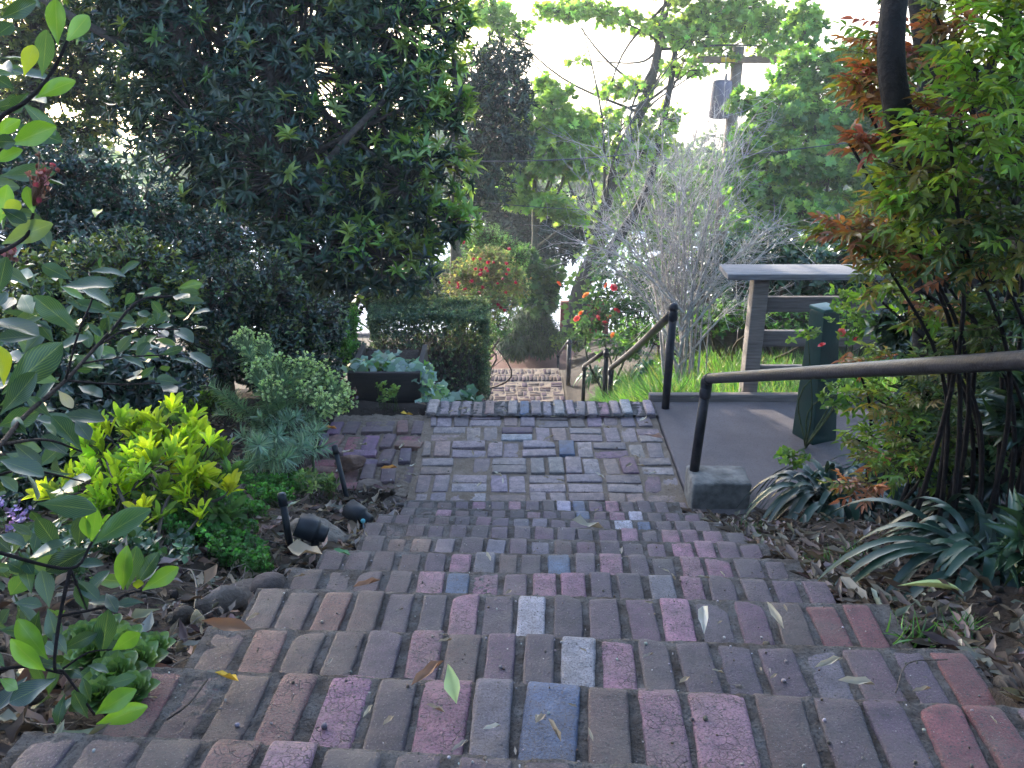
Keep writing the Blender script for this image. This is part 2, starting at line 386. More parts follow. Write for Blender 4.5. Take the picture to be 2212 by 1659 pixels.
# ------------------------------------------------------------------ stairs layout
ROWS = [  # far nosing of each upper tread: left px, right px (photo), nearest first
    ((75, 1562), (2560, 1700)), ((317, 1427), (2235, 1515)), ((462, 1343), (2080, 1393)), ((566, 1262), (1908, 1297)), ((640, 1220), (1756, 1243)),
    ((706, 1181), (1716, 1201)), ((788, 1150), (1650, 1169)), ((799, 1123), (1596, 1144)), ((824, 1106), (1554, 1123)), ((874, 1091), (1511, 1104)), ((880, 1076), (1462, 1080))]
ZK = [.13 * (11 - i) for i in range(11)]
NOSE = [(P(*l, z), P(*r, z)) for (l, r), z in zip(ROWS, ZK)]
a0, b0 = NOSE[0]
EXTRA = [(a0 + np.array([-.04 * k, -.3 * k, .13 * k]), b0 + np.array([.04 * k, -.3 * k, .13 * k])) for k in (4, 3, 2, 1)]
NOSES = EXTRA + NOSE
def sstep(a, b, x): t = np.clip((x - a) / (b - a), 0, 1); return t * t * (3 - 2 * t)
_ey = np.array([.5 * (a[1] + b[1]) for a, b in NOSES] + [4.25, 5.4, 5.5, 16.3, 17.0])
_el = np.array([a[0] for a, b in NOSES] + [-.62, -.56, -.53, -.53, -.6])
_er = np.array([b[0] for a, b in NOSES] + [.93, .93, .93, .93, .95])
def stair_z(y):
    return np.interp(y, [-6, 4.22, 5.45, 13.2, 15.5, 16.3, 18, 20, 27, 43, 60, 120, 260, 600, 900], [.4333 * 10.22, 0, 0, -3.75, -3.75, -3.95, -4.72, -4.78, -7.0, -7.1, -9.5, -17, -33, -76, -114])
def left_z(y):
    return np.interp(y, [-6, 4.22, 5.45, 14, 20, 27, 43, 60, 120, 260, 600, 900], [.4333 * 10.22, -.02, -.03, -3.0, -4.6, -7.0, -7.1, -9.5, -17, -33, -76, -114])
def right_z(y):
    return np.interp(y, [-6, 4.22, 5.45, 6.2, 9, 14, 20, 27, 43, 60, 120, 260, 600, 900], [.4333 * 10.22, -.02, -.2, -.32, -1.15, -2.9, -4.7, -7.0, -7.1, -9.5, -17, -33, -76, -114])
def ground(x, y, corridor=True):
    x = np.asarray(x, float); y = np.asarray(y, float)
    L = np.interp(y, _ey, _el); Rr = np.interp(y, _ey, _er)
    S = stair_z(y); wl = sstep(0, .9, L - x); wr = sstep(.1, 1.0, x - Rr)
    z = S + (left_z(y) - S) * wl + (right_z(y) - S) * wr
    q = np.stack([x, y, 0 * x], -1); near = np.exp(-np.maximum(y - 10, 0) / 15)
    z = z + near * (.025 * vnoise(q, 2.3, 11) + .012 * vnoise(q, 9, 12)) * sstep(-.02, .25, np.maximum(L - x, x - Rr))
    z = z + np.where(y < 6, .06 * sstep(.1, .8, L - x), 0)                       # beds heaped a little beside the steps
    z = z - np.where(y < 4.3, .05 * sstep(0.0, .2, x - Rr), 0)
    z = z + sstep(45, 90, y) * 1.2 * vnoise(q, .03, 13)
    z = z - np.where(y < 4.1, .075 * (1 - sstep(.08, .55, np.maximum(L - x, x - Rr))), 0)
    if corridor:
        ins = np.minimum(x - L, Rr - x)
        z = np.where((y < 17.2), z - .32 * sstep(-.02, .06, ins), z)
        z = np.where((y > 3.9) & (y < 5.5) & (x > .85) & (x < 2.75), np.minimum(z, -.06), z)
        z = np.where((y > 4.2) & (y < 5.3) & (x < -.4) & (x > -1.16), np.minimum(z, -.05), z)
    return z
def G(px, py):
    """point of the ground seen at this pixel"""
    d = ray(px, py); t = .4
    while t < 300:
        p = EYE + d * t
        if p[2] < ground(p[0], p[1], False): return p
        t += .01 if t < 8 else .05
    return p

def axis(br):
    out = [br[0][0]]
    for a, b, st in br: out += list(np.arange(a + st, b + 1e-6, st))
    return np.array(out)
gx = axis([(-1.8, 3.0, .05)]); ext = 1.8 * 1.16 ** np.arange(1, 42)
gx = np.concatenate([-ext[::-1][: 40] - 0.05, gx, 3.0 + .3 * (1.16 ** np.arange(1, 41) - 1) * 4])
gy = np.concatenate([-6 + np.arange(0, 5.5, .5), axis([(-.5, 6.5, .05)]), axis([(6.6, 24, .2)]), axis([(24.5, 60, 1.0)]), 60 + 6 * (1.12 ** np.arange(1, 40) - 1) * 8])
gy = gy[gy < 900]; gx = gx[np.abs(gx) < 900]
X, Y = np.meshgrid(gx, gy); Z = ground(X, Y)
mb = MB(); nxg = len(gx); i = np.arange(len(gy) - 1)[:, None] * nxg; j = np.arange(nxg - 1)[None]
mb.add(np.stack([X, Y, Z], -1).reshape(-1, 3), np.stack([i + j, i + j + 1, i + nxg + j + 1, i + nxg + j], -1).reshape(-1, 4))
structure(mb.build("ground", SOIL))

# ------------------------------------------------------------------ bricks
BC = dict(grey=(.064, .043, .060), dgrey=(.045, .031, .045), brown=(.070, .043, .044), mauve=(.094, .050, .076), red=(.130, .040, .044), opink=(.17, .080, .072),
          pink=(.23, .112, .15), lgrey=(.105, .090, .118), blue=(.055, .085, .150), white=(.30, .29, .32), rust=(.105, .05, .038), litgrey=(.235, .178, .172), litpale=(.30, .24, .225), litwarm=(.235, .162, .132), lilac=(.25, .19, .208))  # landing brick tones at the end are raised to stand in for light
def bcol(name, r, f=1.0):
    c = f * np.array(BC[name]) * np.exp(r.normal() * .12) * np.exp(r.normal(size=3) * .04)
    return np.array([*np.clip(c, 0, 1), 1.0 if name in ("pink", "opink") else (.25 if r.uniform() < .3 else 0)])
def bricks_mesh(mb, cen, half, rot, cols, rad, lv, r, amp=.0016, tilt=.012, nose=0):
    """cen (n,3), half (n,3), rot (n,) about z"""
    cen = np.asarray(cen); half = np.asarray(half); rot = np.asarray(rot); n = len(cen)
    if n == 0: return
    v, F = rbox(half, rad, lv); ph = r.uniform(0, 50, (n, 1, 3))
    if amp > 0:
        q = v + ph
        v = v + amp * np.stack([vnoise(q, 22, 1), vnoise(q, 22, 2), .8 * vnoise(q, 26, 3)], -1) + amp * np.stack([1.3 * vnoise(q, 170, 4), 1.3 * vnoise(q, 170, 5), .5 * vnoise(q, 120, 6)], -1)
        # knocked-off corners
        k = (r.uniform(size=(n, 1)) < .3) * r.uniform(.002, .011, (n, 1)); cx = half * r.choice([-1, 1], (n, 3)); cx[:, 2] = half[:, 2]
        dd = np.linalg.norm((v - cx[:, None]) * np.array([1, .7, 1.2]), axis=2); v = v - np.sign(cx)[:, None] * (k * np.exp(-(dd / .022) ** 2))[:, :, None] * np.array([.7, 1, 1])
    if nose > 0:
        d = np.clip(1 - (half[:, 1:2] - v[:, :, 1]) / .034, 0, 1); v[:, :, 2] -= nose * r.uniform(.6, 1.4, (n, 1)) * d ** 2 * (v[:, :, 2] > 0)
    tl = r.normal(size=(n, 2)) * tilt
    v[:, :, 2] += v[:, :, 0] * tl[:, 0:1] + v[:, :, 1] * tl[:, 1:2]
    c, s = np.cos(rot)[:, None], np.sin(rot)[:, None]
    x = v[:, :, 0] * c - v[:, :, 1] * s; y = v[:, :, 0] * s + v[:, :, 1] * c
    v = np.stack([x, y, v[:, :, 2]], -1) + cen[:, None]
    m = v.shape[1]; mb.add(v.reshape(-1, 3), (F[None] + (np.arange(n) * m)[:, None, None]).reshape(-1, 4), np.repeat(cols, m, 0))

def mortar_strip(mb, a, b, back, down, z, du=.008, amp=.005, seed=0, inset=.012, low=.007):
    """rough mortar bed under one tread: nosing line a->b, `back` deep, folded down at the nosing"""
    a = np.asarray(a); b = np.asarray(b); L = np.linalg.norm((b - a)[:2]); e = (b - a) / np.linalg.norm(b - a); nrmv = np.array([e[1], -e[0], 0])  # towards the viewer
    nu = int(L / du) + 2; nb = int(back / du) + 2; nd_ = 6
    u = np.linspace(0, L, nu)
    prof = [(inset + (back - inset) * (1 - t), -low) for t in np.linspace(0, 1, nb)] + [(inset, -low - down * (k + 1) / nd_) for k in range(nd_)]
    pv = np.array(prof); U, V = np.meshgrid(u, np.arange(len(pv)))
    p = a[None, None] + e * U[..., None] + nrmv * pv[V, 0][..., None]; p[..., 2] = a[2] + (b[2] - a[2]) * U / L + pv[V, 1]
    p[..., 2] += amp * (vnoise(p, 60, seed) + .9 * vnoise(p, 190, seed + 1)); p -= nrmv * (.5 * amp * vnoise(p, 150, seed + 2))[..., None]
    i = np.arange(len(pv) - 1)[:, None] * nu; j = np.arange(nu - 1)[None]
    mb.add(p.reshape(-1, 3), np.stack([i + j, i + j + 1, i + nu + j + 1, i + nu + j], -1).reshape(-1, 4))

ACC = {1 + 3: [(340, 'red'), (430, 'brown'), (520, 'brown'), (620, 'opink'), (720, 'pink'), (825, 'dgrey'), (930, 'pink'), (1035, 'lgrey'), (1140, 'dgrey'), (1240, 'blue'), (1340, 'brown'), (1440, 'pink'), (1550, 'pink'), (1650, 'brown'), (1760, 'brown'), (1870, 'grey'), (2060, 'red'), (2180, 'red')],
       0 + 3: [(110, 'red'), (230, 'brown'), (370, 'brown'), (500, 'opink'), (640, 'pink'), (770, 'dgrey')],
       2 + 3: [(480, 'brown'), (570, 'opink'), (650, 'brown'), (880, 'pink'), (960, 'brown'), (1215, 'white'), (1300, 'pink'), (1810, 'lgrey'), (2070, 'red')],
       3 + 3: [(985, 'pink'), (1120, 'white'), (1745, 'brown'), (1815, 'red'), (1900, 'red')], 4 + 3: [(900, 'pink'), (960, 'blue'), (1020, 'pink'), (1195, 'pink'), (1255, 'pink'), (1430, 'lgrey')],
       5 + 3: [(1180, 'blue'), (1330, 'pink'), (1490, 'pink')], 6 + 3: [(960, 'lgrey'), (1050, 'lgrey'), (830, 'rust')], 7 + 3: [(1365, 'pink'), (1460, 'pink'), (1545, 'pink')],
       8 + 3: [(1325, 'white'), (1375, 'blue'), (1150, 'lgrey')], 9 + 3: [(970, 'pink'), (1140, 'pink'), (1355, 'white'), (1270, 'blue')], 10 + 3: [(1030, 'pink'), (1205, 'white'), (1240, 'pink'), (1262, 'blue'), (1325, 'pink')]}
ACC = {k + 1: v for k, v in ACC.items()}
stairs = thing("brick_steps", "worn old brick steps of bricks laid on edge, leading down to the landing", "steps", (0.1, 2.5, 0)); structure(stairs)
for k, (a, b) in enumerate(NOSES):
    r = np.random.default_rng(100 + k); e = (b - a); L = np.linalg.norm(e); e = e / L; n_ = np.array([e[1], -e[0], 0.0]); rot0 = math.atan2(e[1], e[0])
    mbk = MB(); cen = []; half = []; rot = []; cols = []; PXS = []; u = r.uniform(-.01, .01)
    near = k >= 2
    while u < L - .03:
        w = r.normal(.066, .004) if r.uniform() > .03 else r.normal(.086, .005)
        if u + w > L + .03: break
        ln = r.normal(.232, .006); zc = a[2] + (b[2] - a[2]) * (u + w / 2) / L
        o = .008 * vnoise(np.array([u * 3, k, 0.]), 1.2, 9) + r.normal() * .003
        c = a + e * (u + w / 2) + n_ * (ln / 2 + o); edge = min(u, L - u) < .16
        c[2] = zc - .05 + r.normal() * .002 - (.006 * r.uniform() if edge else 0)
        cen.append(c); half.append((w / 2, ln / 2, .05)); rot.append(rot0 + r.normal() * .018)
        px = CW / 2 + FPX * c[0] / depth_of(c); nm = None
        tl = (u / L)
        if nm is None:
            if tl < .2: nm = r.choice(['brown', 'rust', 'grey', 'brown'], p=[.55, .07, .2, .18])
            elif px > 1700: nm = r.choice(['mauve', 'grey', 'brown', 'red'], p=[.42, .36, .1, .12])
            else: nm = r.choice(['grey', 'dgrey', 'mauve', 'lgrey', 'pink', 'brown'], p=[.38, .20, .26, .07, .06, .03])
        if nm == 'white' and near: half[-1] = (.042, ln / 2, .05)
        pxs = px; PXS.append(px); cols.append(bcol(nm, r)); u += w + max(.008, r.normal(.0165, .004)) + (.018 if nm == 'white' else 0)
    for ax_, an in ACC.get(k, []):
        j = int(np.argmin(np.abs(np.array(PXS) - ax_)))
        if abs(PXS[j] - ax_) < 60: cols[j] = bcol(an, r)
    lv = (9, 23, 7) if 3 <= k <= 8 else (7, 13, 7) if k > 8 else (4, 5, 4)
    bricks_mesh(mbk, cen, half, rot, np.array(cols), .0062, lv, r, nose=.015, amp=.0011, tilt=.008)
    st = mbk.build("step", BRICK, stairs)
    mm = MB(); mortar_strip(mm, a - e * .01, b + e * .01, .33, .2, 0, .007 if 3 <= k <= 8 else .012, .0018, 50 + k, .008, .0065); mm.build("mortar", MORTAR, st)

def weave(mbk, x0, x1, y0, y1, z, r, names, p, unit=.212, lv=(7, 7, 4), wild=.12, jit=.006, mask=None, acc=(), f=1.0):
    cen = []; half = []; rot = []; cols = []
    for iy in range(int(round((y1 - y0) / unit))):
        xoff = r.uniform(-.05, .05)
        for ix in range(-1, int((x1 - x0) / unit) + 2):
            cx = x0 + xoff + (ix + .5) * unit; cy = y0 + (iy + .5) * unit; vert = ((ix + iy) % 2 == 0) ^ (r.uniform() < wild)
            for s in (-1, 1):
                if vert: c = (cx + s * unit / 4, cy); h = [unit / 4 - .006, unit / 2 - .006]
                else: c = (cx, cy + s * unit / 4); h = [unit / 2 - .006, unit / 4 - .006]
                lo, hi = c[0] - h[0], c[0] + h[0]; lo2, hi2 = max(lo, x0), min(hi, x1)
                if hi2 - lo2 < .035: continue
                c = ((lo2 + hi2) / 2, c[1]); h[0] = (hi2 - lo2) / 2
                if mask is not None and not mask(c[0], c[1]): continue
                nm = r.choice(names, p=p)
                for (ax_, ay_, an) in acc:
                    if abs(c[0] - ax_) < h[0] and abs(c[1] - ay_) < h[1]: nm = an
                cen.append((c[0] + r.normal() * jit * .5, c[1] + r.normal() * jit * .5, z - .03 + r.normal() * jit * .5 + .006 * vnoise(np.array([c[0], c[1], 0.]), 4, 3)))
                half.append((h[0] - abs(r.normal()) * jit * .4, h[1] - abs(r.normal()) * jit * .4, .03)); rot.append(r.normal() * jit * 4); cols.append(bcol(nm, r, f))
    bricks_mesh(mbk, cen, half, rot, np.array(cols), .008, lv, r, amp=.0014, tilt=.014)
def bed(mm, x0, x1, y0, y1, z, du=.02, amp=.004, seed=1):
    nx = int((x1 - x0) / du) + 2; ny = int((y1 - y0) / du) + 2; X, Y = np.meshgrid(np.linspace(x0, x1, nx), np.linspace(y0, y1, ny)); p = np.stack([X, Y, 0 * X], -1)
    p[..., 2] = z + amp * (vnoise(p, 30, seed) + vnoise(p, 110, seed + 1)) + .006 * vnoise(p, 4, 3)
    i = np.arange(ny - 1)[:, None] * nx; j = np.arange(nx - 1)[None]
    mm.add(p.reshape(-1, 3), np.stack([i + j, i + j + 1, i + nx + j + 1, i + nx + j], -1).reshape(-1, 4))
def soldier(mbk, x0, x1, y0, y1, z, r, pitch=.074, accp=None, lv=(7, 7, 4), names=('litgrey', 'litpale', 'lilac', 'litwarm', 'blue'), p=(.4, .2, .17, .18, .05), f=1.0):
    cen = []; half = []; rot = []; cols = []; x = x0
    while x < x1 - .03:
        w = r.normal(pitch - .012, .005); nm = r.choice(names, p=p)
        if accp and x > accp: nm = r.choice(['lilac', 'pink', 'litpale', 'white'], p=[.5, .35, .1, .05])
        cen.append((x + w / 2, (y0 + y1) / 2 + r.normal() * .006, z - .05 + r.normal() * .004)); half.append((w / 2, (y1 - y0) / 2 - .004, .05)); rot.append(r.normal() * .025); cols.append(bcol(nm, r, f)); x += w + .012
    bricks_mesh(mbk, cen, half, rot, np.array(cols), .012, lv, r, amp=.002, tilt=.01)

pv = thing("brick_landing", "basket weave brick landing of greyish purple bricks with a row on edge", "landing", (.18, 4.7, 0)); structure(pv)
r = np.random.default_rng(5); q = MB(); pa = [(*P(px, py, 0)[:2], c) for px, py, c in [(1230, 984, 'blue'), (1222, 1026, 'blue'), (1258, 1026, 'lilac'), (1148, 950, 'white'), (1300, 985, 'pink'), (1342, 1000, 'pink'), (1400, 1030, 'pink'), (1110, 925, 'mauve')]]
weave(q, -.53, .92, 3.78, 5.19, 0, r, ['litgrey', 'litpale', 'litwarm', 'lilac', 'pink'], [.44, .2, .2, .14, .02], acc=pa, jit=.007)
pl = q.build("paving", BRICK, pv); mm = MB(); bed(mm, -.56, .93, 3.7, 5.22, -.0075, .012, .0026, 7); mm.build("mortar", JOINT, pl)
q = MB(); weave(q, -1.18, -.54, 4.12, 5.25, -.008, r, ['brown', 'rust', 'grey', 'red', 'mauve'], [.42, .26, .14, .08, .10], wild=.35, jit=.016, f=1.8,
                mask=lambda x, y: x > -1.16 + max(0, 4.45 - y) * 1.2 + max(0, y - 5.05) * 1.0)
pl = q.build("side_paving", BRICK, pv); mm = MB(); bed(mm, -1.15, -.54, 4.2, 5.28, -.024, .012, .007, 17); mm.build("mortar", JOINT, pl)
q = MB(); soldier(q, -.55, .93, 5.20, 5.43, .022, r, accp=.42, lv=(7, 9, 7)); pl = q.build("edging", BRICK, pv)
mm = MB(); mortar_strip(mm, (-.56, 5.43, .022), (.94, 5.43, .022), .24, .2, 0, .01, .005, 90); mm.build("mortar", MORTAR, pl)
low = thing("lower_steps", "second flight of brick steps dropping from the landing to the lower path", "steps", (.2, 9, -2)); structure(low)
q = MB(); mm = MB()
for j in range(1, 25):
    y1 = 5.43 + .311 * j; z = -.15 * j; soldier(q, -.53, .93, y1 - .24, y1, z, r, lv=(4, 4, 4)); mortar_strip(mm, (-.53, y1, z), (.93, y1, z), .33, .2, 0, .04, .002, j)
s_ = q.build("flight", BRICKLOW, low); mm.build("mortar", MORTAR, s_)
q = MB(); weave(q, -.53, .93, 13.0, 15.15, -3.75, r, ['mauve', 'brown', 'rust', 'grey'], [.5, .22, .06, .22], lv=(4, 4, 4), f=.75)
soldier(q, -.48, .88, 15.2, 15.43, -3.74, r, lv=(4, 4, 4), names=('mauve', 'rust', 'grey', 'lgrey'), p=(.5, .2, .25, .05), f=.65)
soldier(q, -.5, .88, 15.95, 16.2, -3.9, r, lv=(4, 4, 4), names=('mauve', 'rust', 'grey', 'lgrey', 'blue'), p=(.5, .17, .24, .05, .04), f=.65); weave(q, -.5, .9, 15.5, 15.93, -3.9, r, ['mauve', 'brown', 'rust'], [.5, .3, .2], lv=(4, 4, 4), f=.75)
weave(q, -.72, -.53, 12.8, 14.4, -3.70, r, ['brown', 'rust', 'red'], [.5, .3, .2], lv=(4, 4, 4), f=.75)
s_ = q.build("landing", BRICKLOW, low); mm = MB(); bed(mm, -.75, .93, 12.8, 15.45, -3.753, .05, .002, 7); bed(mm, -.52, .92, 15.4, 16.24, -3.903, .05, .004, 9); mm.build("mortar", JOINT, s_)
# path beyond the lower landing, and the street at the foot of the slope
PATHM = ground_mat("red_path", (.20, .105, .085), (.26, .15, .12), (.12, .07, .055), 3, 40, .3)
q = MB(); ys = np.linspace(16.2, 20.3, 30); xs = np.linspace(-.75, 1.6, 20); X, Y = np.meshgrid(xs, ys); Zp = np.interp(Y, [16.2, 18, 20.3], [-4.0, -4.66, -4.7]) + .04 + .07 * np.sin(X * 1.3 + 1) * sstep(18, 19, Y)
i = np.arange(29)[:, None] * 20; j = np.arange(19)[None]; q.add(np.stack([X, Y, Zp], -1).reshape(-1, 3), np.stack([i + j, i + j + 1, i + 21 + j, i + 20 + j], -1).reshape(-1, 4))
structure(q.build("path", PATHM))
q = MB(); ys = np.linspace(27, 43, 9); xs = np.linspace(-40, 40, 41); X, Y = np.meshgrid(xs, ys); i = np.arange(8)[:, None] * 41; j = np.arange(40)[None]
q.add(np.stack([X, Y, ground(X, Y) * 0 + np.interp(Y, [27, 43], [-6.93, -6.98]) + .0 * X], -1).reshape(-1, 3), np.stack([i + j, i + j + 1, i + 42 + j, i + 41 + j], -1).reshape(-1, 4))
structure(q.build("street", STREETM))
q = MB(); [q.add(*(lambda v, f: (v[0] + np.array([0, y_, -6.9]), f))(*rbox(np.array([[40, .12, .12]]), .03, (2, 4, 4)))) for y_ in (26.95, 43.1)]; structure(q.build("kerb", CONC))
# concrete pad with timber edging, curb block
q = MB(); v, f = rbox(np.array([[.9, .79, .06]]), .012, (11, 11, 4)); q.add(v[0] + np.array([1.84, 4.66, -.058]), f); structure(q.build("concrete_pad", CONC))
q = MB(); v, f = rbox(np.array([[1.35, .028, .09]]), .006, (7, 4, 4)); q.add(v[0] + np.array([2.27, 5.485, -.045]), f, (.16, .13, .115, 0))
tag(q.build("edging_board", WOOD), "dark weathered timber edging board along the back of the concrete pad", "edging board")
q = MB(); v, f = rbox(np.array([[.155, .11, .12]]), .016, (9, 9, 7)); p = v[0]; p = p + .006 * np.stack([vnoise(p, 20, 1), vnoise(p, 20, 2), vnoise(p, 20, 3)], -1)
q.add(p + np.array([1.085, 4.135, .03]), f, (.2, .185, .165, 0)); tag(q.build("curb_block", ROCK), "rough concrete block at the foot of the near handrail post", "concrete block")

# ------------------------------------------------------------------ handrails
PIPE = (.027, .025, .029, 0)
def railing(label, parts):
    base = parts[0][1][0]; t = thing("handrail", label, "handrail", base, "pipe handrails beside the steps")
    for nm, pts, rad in parts:
        q = MB(); tube(q, pts, rad, 16, PIPE)
        if nm == "post" : # collar near the top
            a, b = np.array(pts[0]), np.array(pts[-1]); d = nrm(b - a); tube(q, [b - d * .075, b - d * .07, b - d * .02, b - d * .015], [rad, rad * 1.16, rad * 1.16, rad], 16, PIPE)
        q.build(nm, STEEL, t)
    return t
e1 = PY(1527, 818, 4.2); f1 = np.array([.965, 4.18, .13]); n1 = W(2212, 778, 2.28); far = n1 + (n1 - e1) * .75
h = railing("near thick pipe handrail ending in an elbow above the concrete block", [("post", [f1, e1 - [0, 0, .03]], .026), ("rail", smooth_path([e1 + [.0, .0, -.005], e1 + (n1 - e1) * .06 + [0, 0, .0], e1 + (n1 - e1) * .5, n1, far], 6), .0265)])
q = MB(); tube(q, [far - [0, 0, .0], far - [0, 0, .62]], .026, 14, PIPE); q.build("post", STEEL, h)
q = MB(); tube(q, smooth_path([e1 - [0, 0, .05], e1 - [0, 0, .012], e1 + nrm(n1 - e1) * .045], 6), .0298, 16, PIPE); q.build("elbow", STEEL, h)
b2 = P(1437, 882, .0); t2 = PY(1455, 668, b2[1]); e2 = PY(1320, 795, 8.6); 
h = railing("pipe handrail with tall ball topped post standing at the landing edge", [("post", [b2 - [0, 0, .05], t2], .026), ("rail", smooth_path([t2 - [0, 0, .02], t2 + (e2 - t2) * .5 - [0, 0, .03], e2], 6), .027), ("post", [e2 - [0, 0, .75], e2], .028)])
q = MB(); v, f = rbox(np.array([[.031] * 3]), .0305, (7, 7, 7)); q.add(v[0] + t2 + [0, 0, .012], f, PIPE); q.build("ball_cap", STEEL, h)
a3 = PY(1310, 757, 9.0); e3 = PY(1262, 790, 11.6)
railing("short pipe handrail halfway down the lower flight, above the grass", [("post", [a3 - [0, 0, .9], a3], .028), ("rail", [a3, e3], .025), ("post", [e3 - [0, 0, .8], e3], .028)])
a4 = PY(1230, 735, 15.0); e4 = PY(1206, 766, 18.0)
railing("farthest pipe handrail beside the reddish lower path", [("post", [a4 - [0, 0, 1.1], a4], .04), ("rail", [a4, e4], .026), ("post", [e4 - [0, 0, .75], e4], .03)])
q = MB(); p = G(1424, 800); top = PY(1421, 712, p[1]); tube(q, [p - [0, 0, .2], top], .014, 8, (.06, .03, .025, 0)); tag(q.build("metal_stake", STEEL), "thin rusty metal stake in the grass beside the bare shrub", "stake")

# ------------------------------------------------------------------ timber fence with wide cap, green pillar
WD = (.20, .165, .14, 0)
ft = P(1600, 862, -.02); fy = ft[1] + .02
fn = thing("timber_fence", "weathered timber rail fence with wide flat cap board behind the concrete pad", "fence", (ft[0], fy, 0))
def bar(nm, lo, hi, col, par, bev=.005, mat=WOOD):
    q = MB(); c = (np.array(lo) + hi) / 2; v, f = rbox(((np.array(hi) - lo) / 2)[None], bev, (7, 7, 7)); q.add(v[0] + c, f, col); return q.build(nm, mat, par)
zt = PY(1640, 597, fy)[2]; x0 = PY(1602, 860, fy)[0]
cy = fy + .1
bar("post", [x0, fy - .01, -.12], [x0 + .10, fy + .10, zt], WD, fn)
bar("post", [x0 + 1.9, fy - .01, -.12], [x0 + 2.0, fy + .10, zt], WD, fn)
cl = PY(1563, 568, fy + .10)
ztc = PY(1600, 580, fy - .12)[2]
bar("cap_board", [PY(1566, 578, fy)[0], fy - .10, zt + .001], [x0 + 3.2, fy + .16, zt + .04], (.20, .185, .18, 0), fn, .004)
for ya, yb in ((640, 672), (713, 746), (788, 812)):
    za, zb = PY(1800, ya, fy + .06)[2], PY(1800, yb, fy + .06)[2]
    bar("rail", [x0 + .103, fy + .035, zb], [x0 + 3.2, fy + .075, za], (.16, .135, .12, 0), fn, .004)
gb = P(1768, 958, 0); gy_ = gb[1]; gp = thing("green_pillar", "dark green painted tapering timber pillar standing on the concrete pad", "pillar", (gb[0], gy_, 0))
gt = PY(1788, 690, gy_); q = MB(); v, f = rbox(np.array([[.5, .5, .5]]), .03, (7, 7, 7)); p = v[0] + .5
wb, wt = .185, .115; hh = gt[2] + .03
s = (wb + (wt - wb) * p[:, 2])[:, None]; xy = (p[:, :2] - .5) * s; an = R(24); xy = np.stack([xy[:, 0] * math.cos(an) - xy[:, 1] * math.sin(an), xy[:, 0] * math.sin(an) + xy[:, 1] * math.cos(an)], 1)
q.add(np.concatenate([xy + np.array([gb[0], gy_ + .09]) + (gt[0] - gb[0] + .01) * p[:, 2:3] * np.array([1, 0]), p[:, 2:3] * hh], 1), f, (.008, .030, .025, 0)); q.build("shaft", GREENP, gp)
q = MB(); v, f = rbox(np.array([[wt / 2 + .006, wt / 2 + .006, .011]]), .005, (7, 7, 4)); p = v[0]; xy = np.stack([p[:, 0] * math.cos(an) - p[:, 1] * math.sin(an), p[:, 0] * math.sin(an) + p[:, 1] * math.cos(an), p[:, 2]], 1)
q.add(xy + np.array([gt[0] + .01, gy_ + .09, hh + .011]), f, (.03, .085, .07, 0)); q.build("cap", GREENP, gp)
# plank fence seen between the rails, much further back
bf = thing("plank_fence", "brown plank fence behind the garden with one pale cream post", "fence", (3.2, 9.5, -1.3))
q = MB(); rr = np.random.default_rng(3); x = 2.0
while x < 7.5:
    w = .14; box(q, [x, 9.5 + rr.normal() * .004, -1.6], [x + w - .006, 9.53, .0 + rr.normal() * .01], (*np.array([.10, .075, .06]) * np.exp(rr.normal() * .2), 0)); x += w
q.build("planks", WOOD, bf); bar("post", [2.62, 9.42, -1.6], [2.74, 9.49, .02], (.62, .56, .45, 0), bf); bar("rail", [2.0, 9.535, -.25], [7.5, 9.58, -.16], (.09, .07, .06, 0), bf)
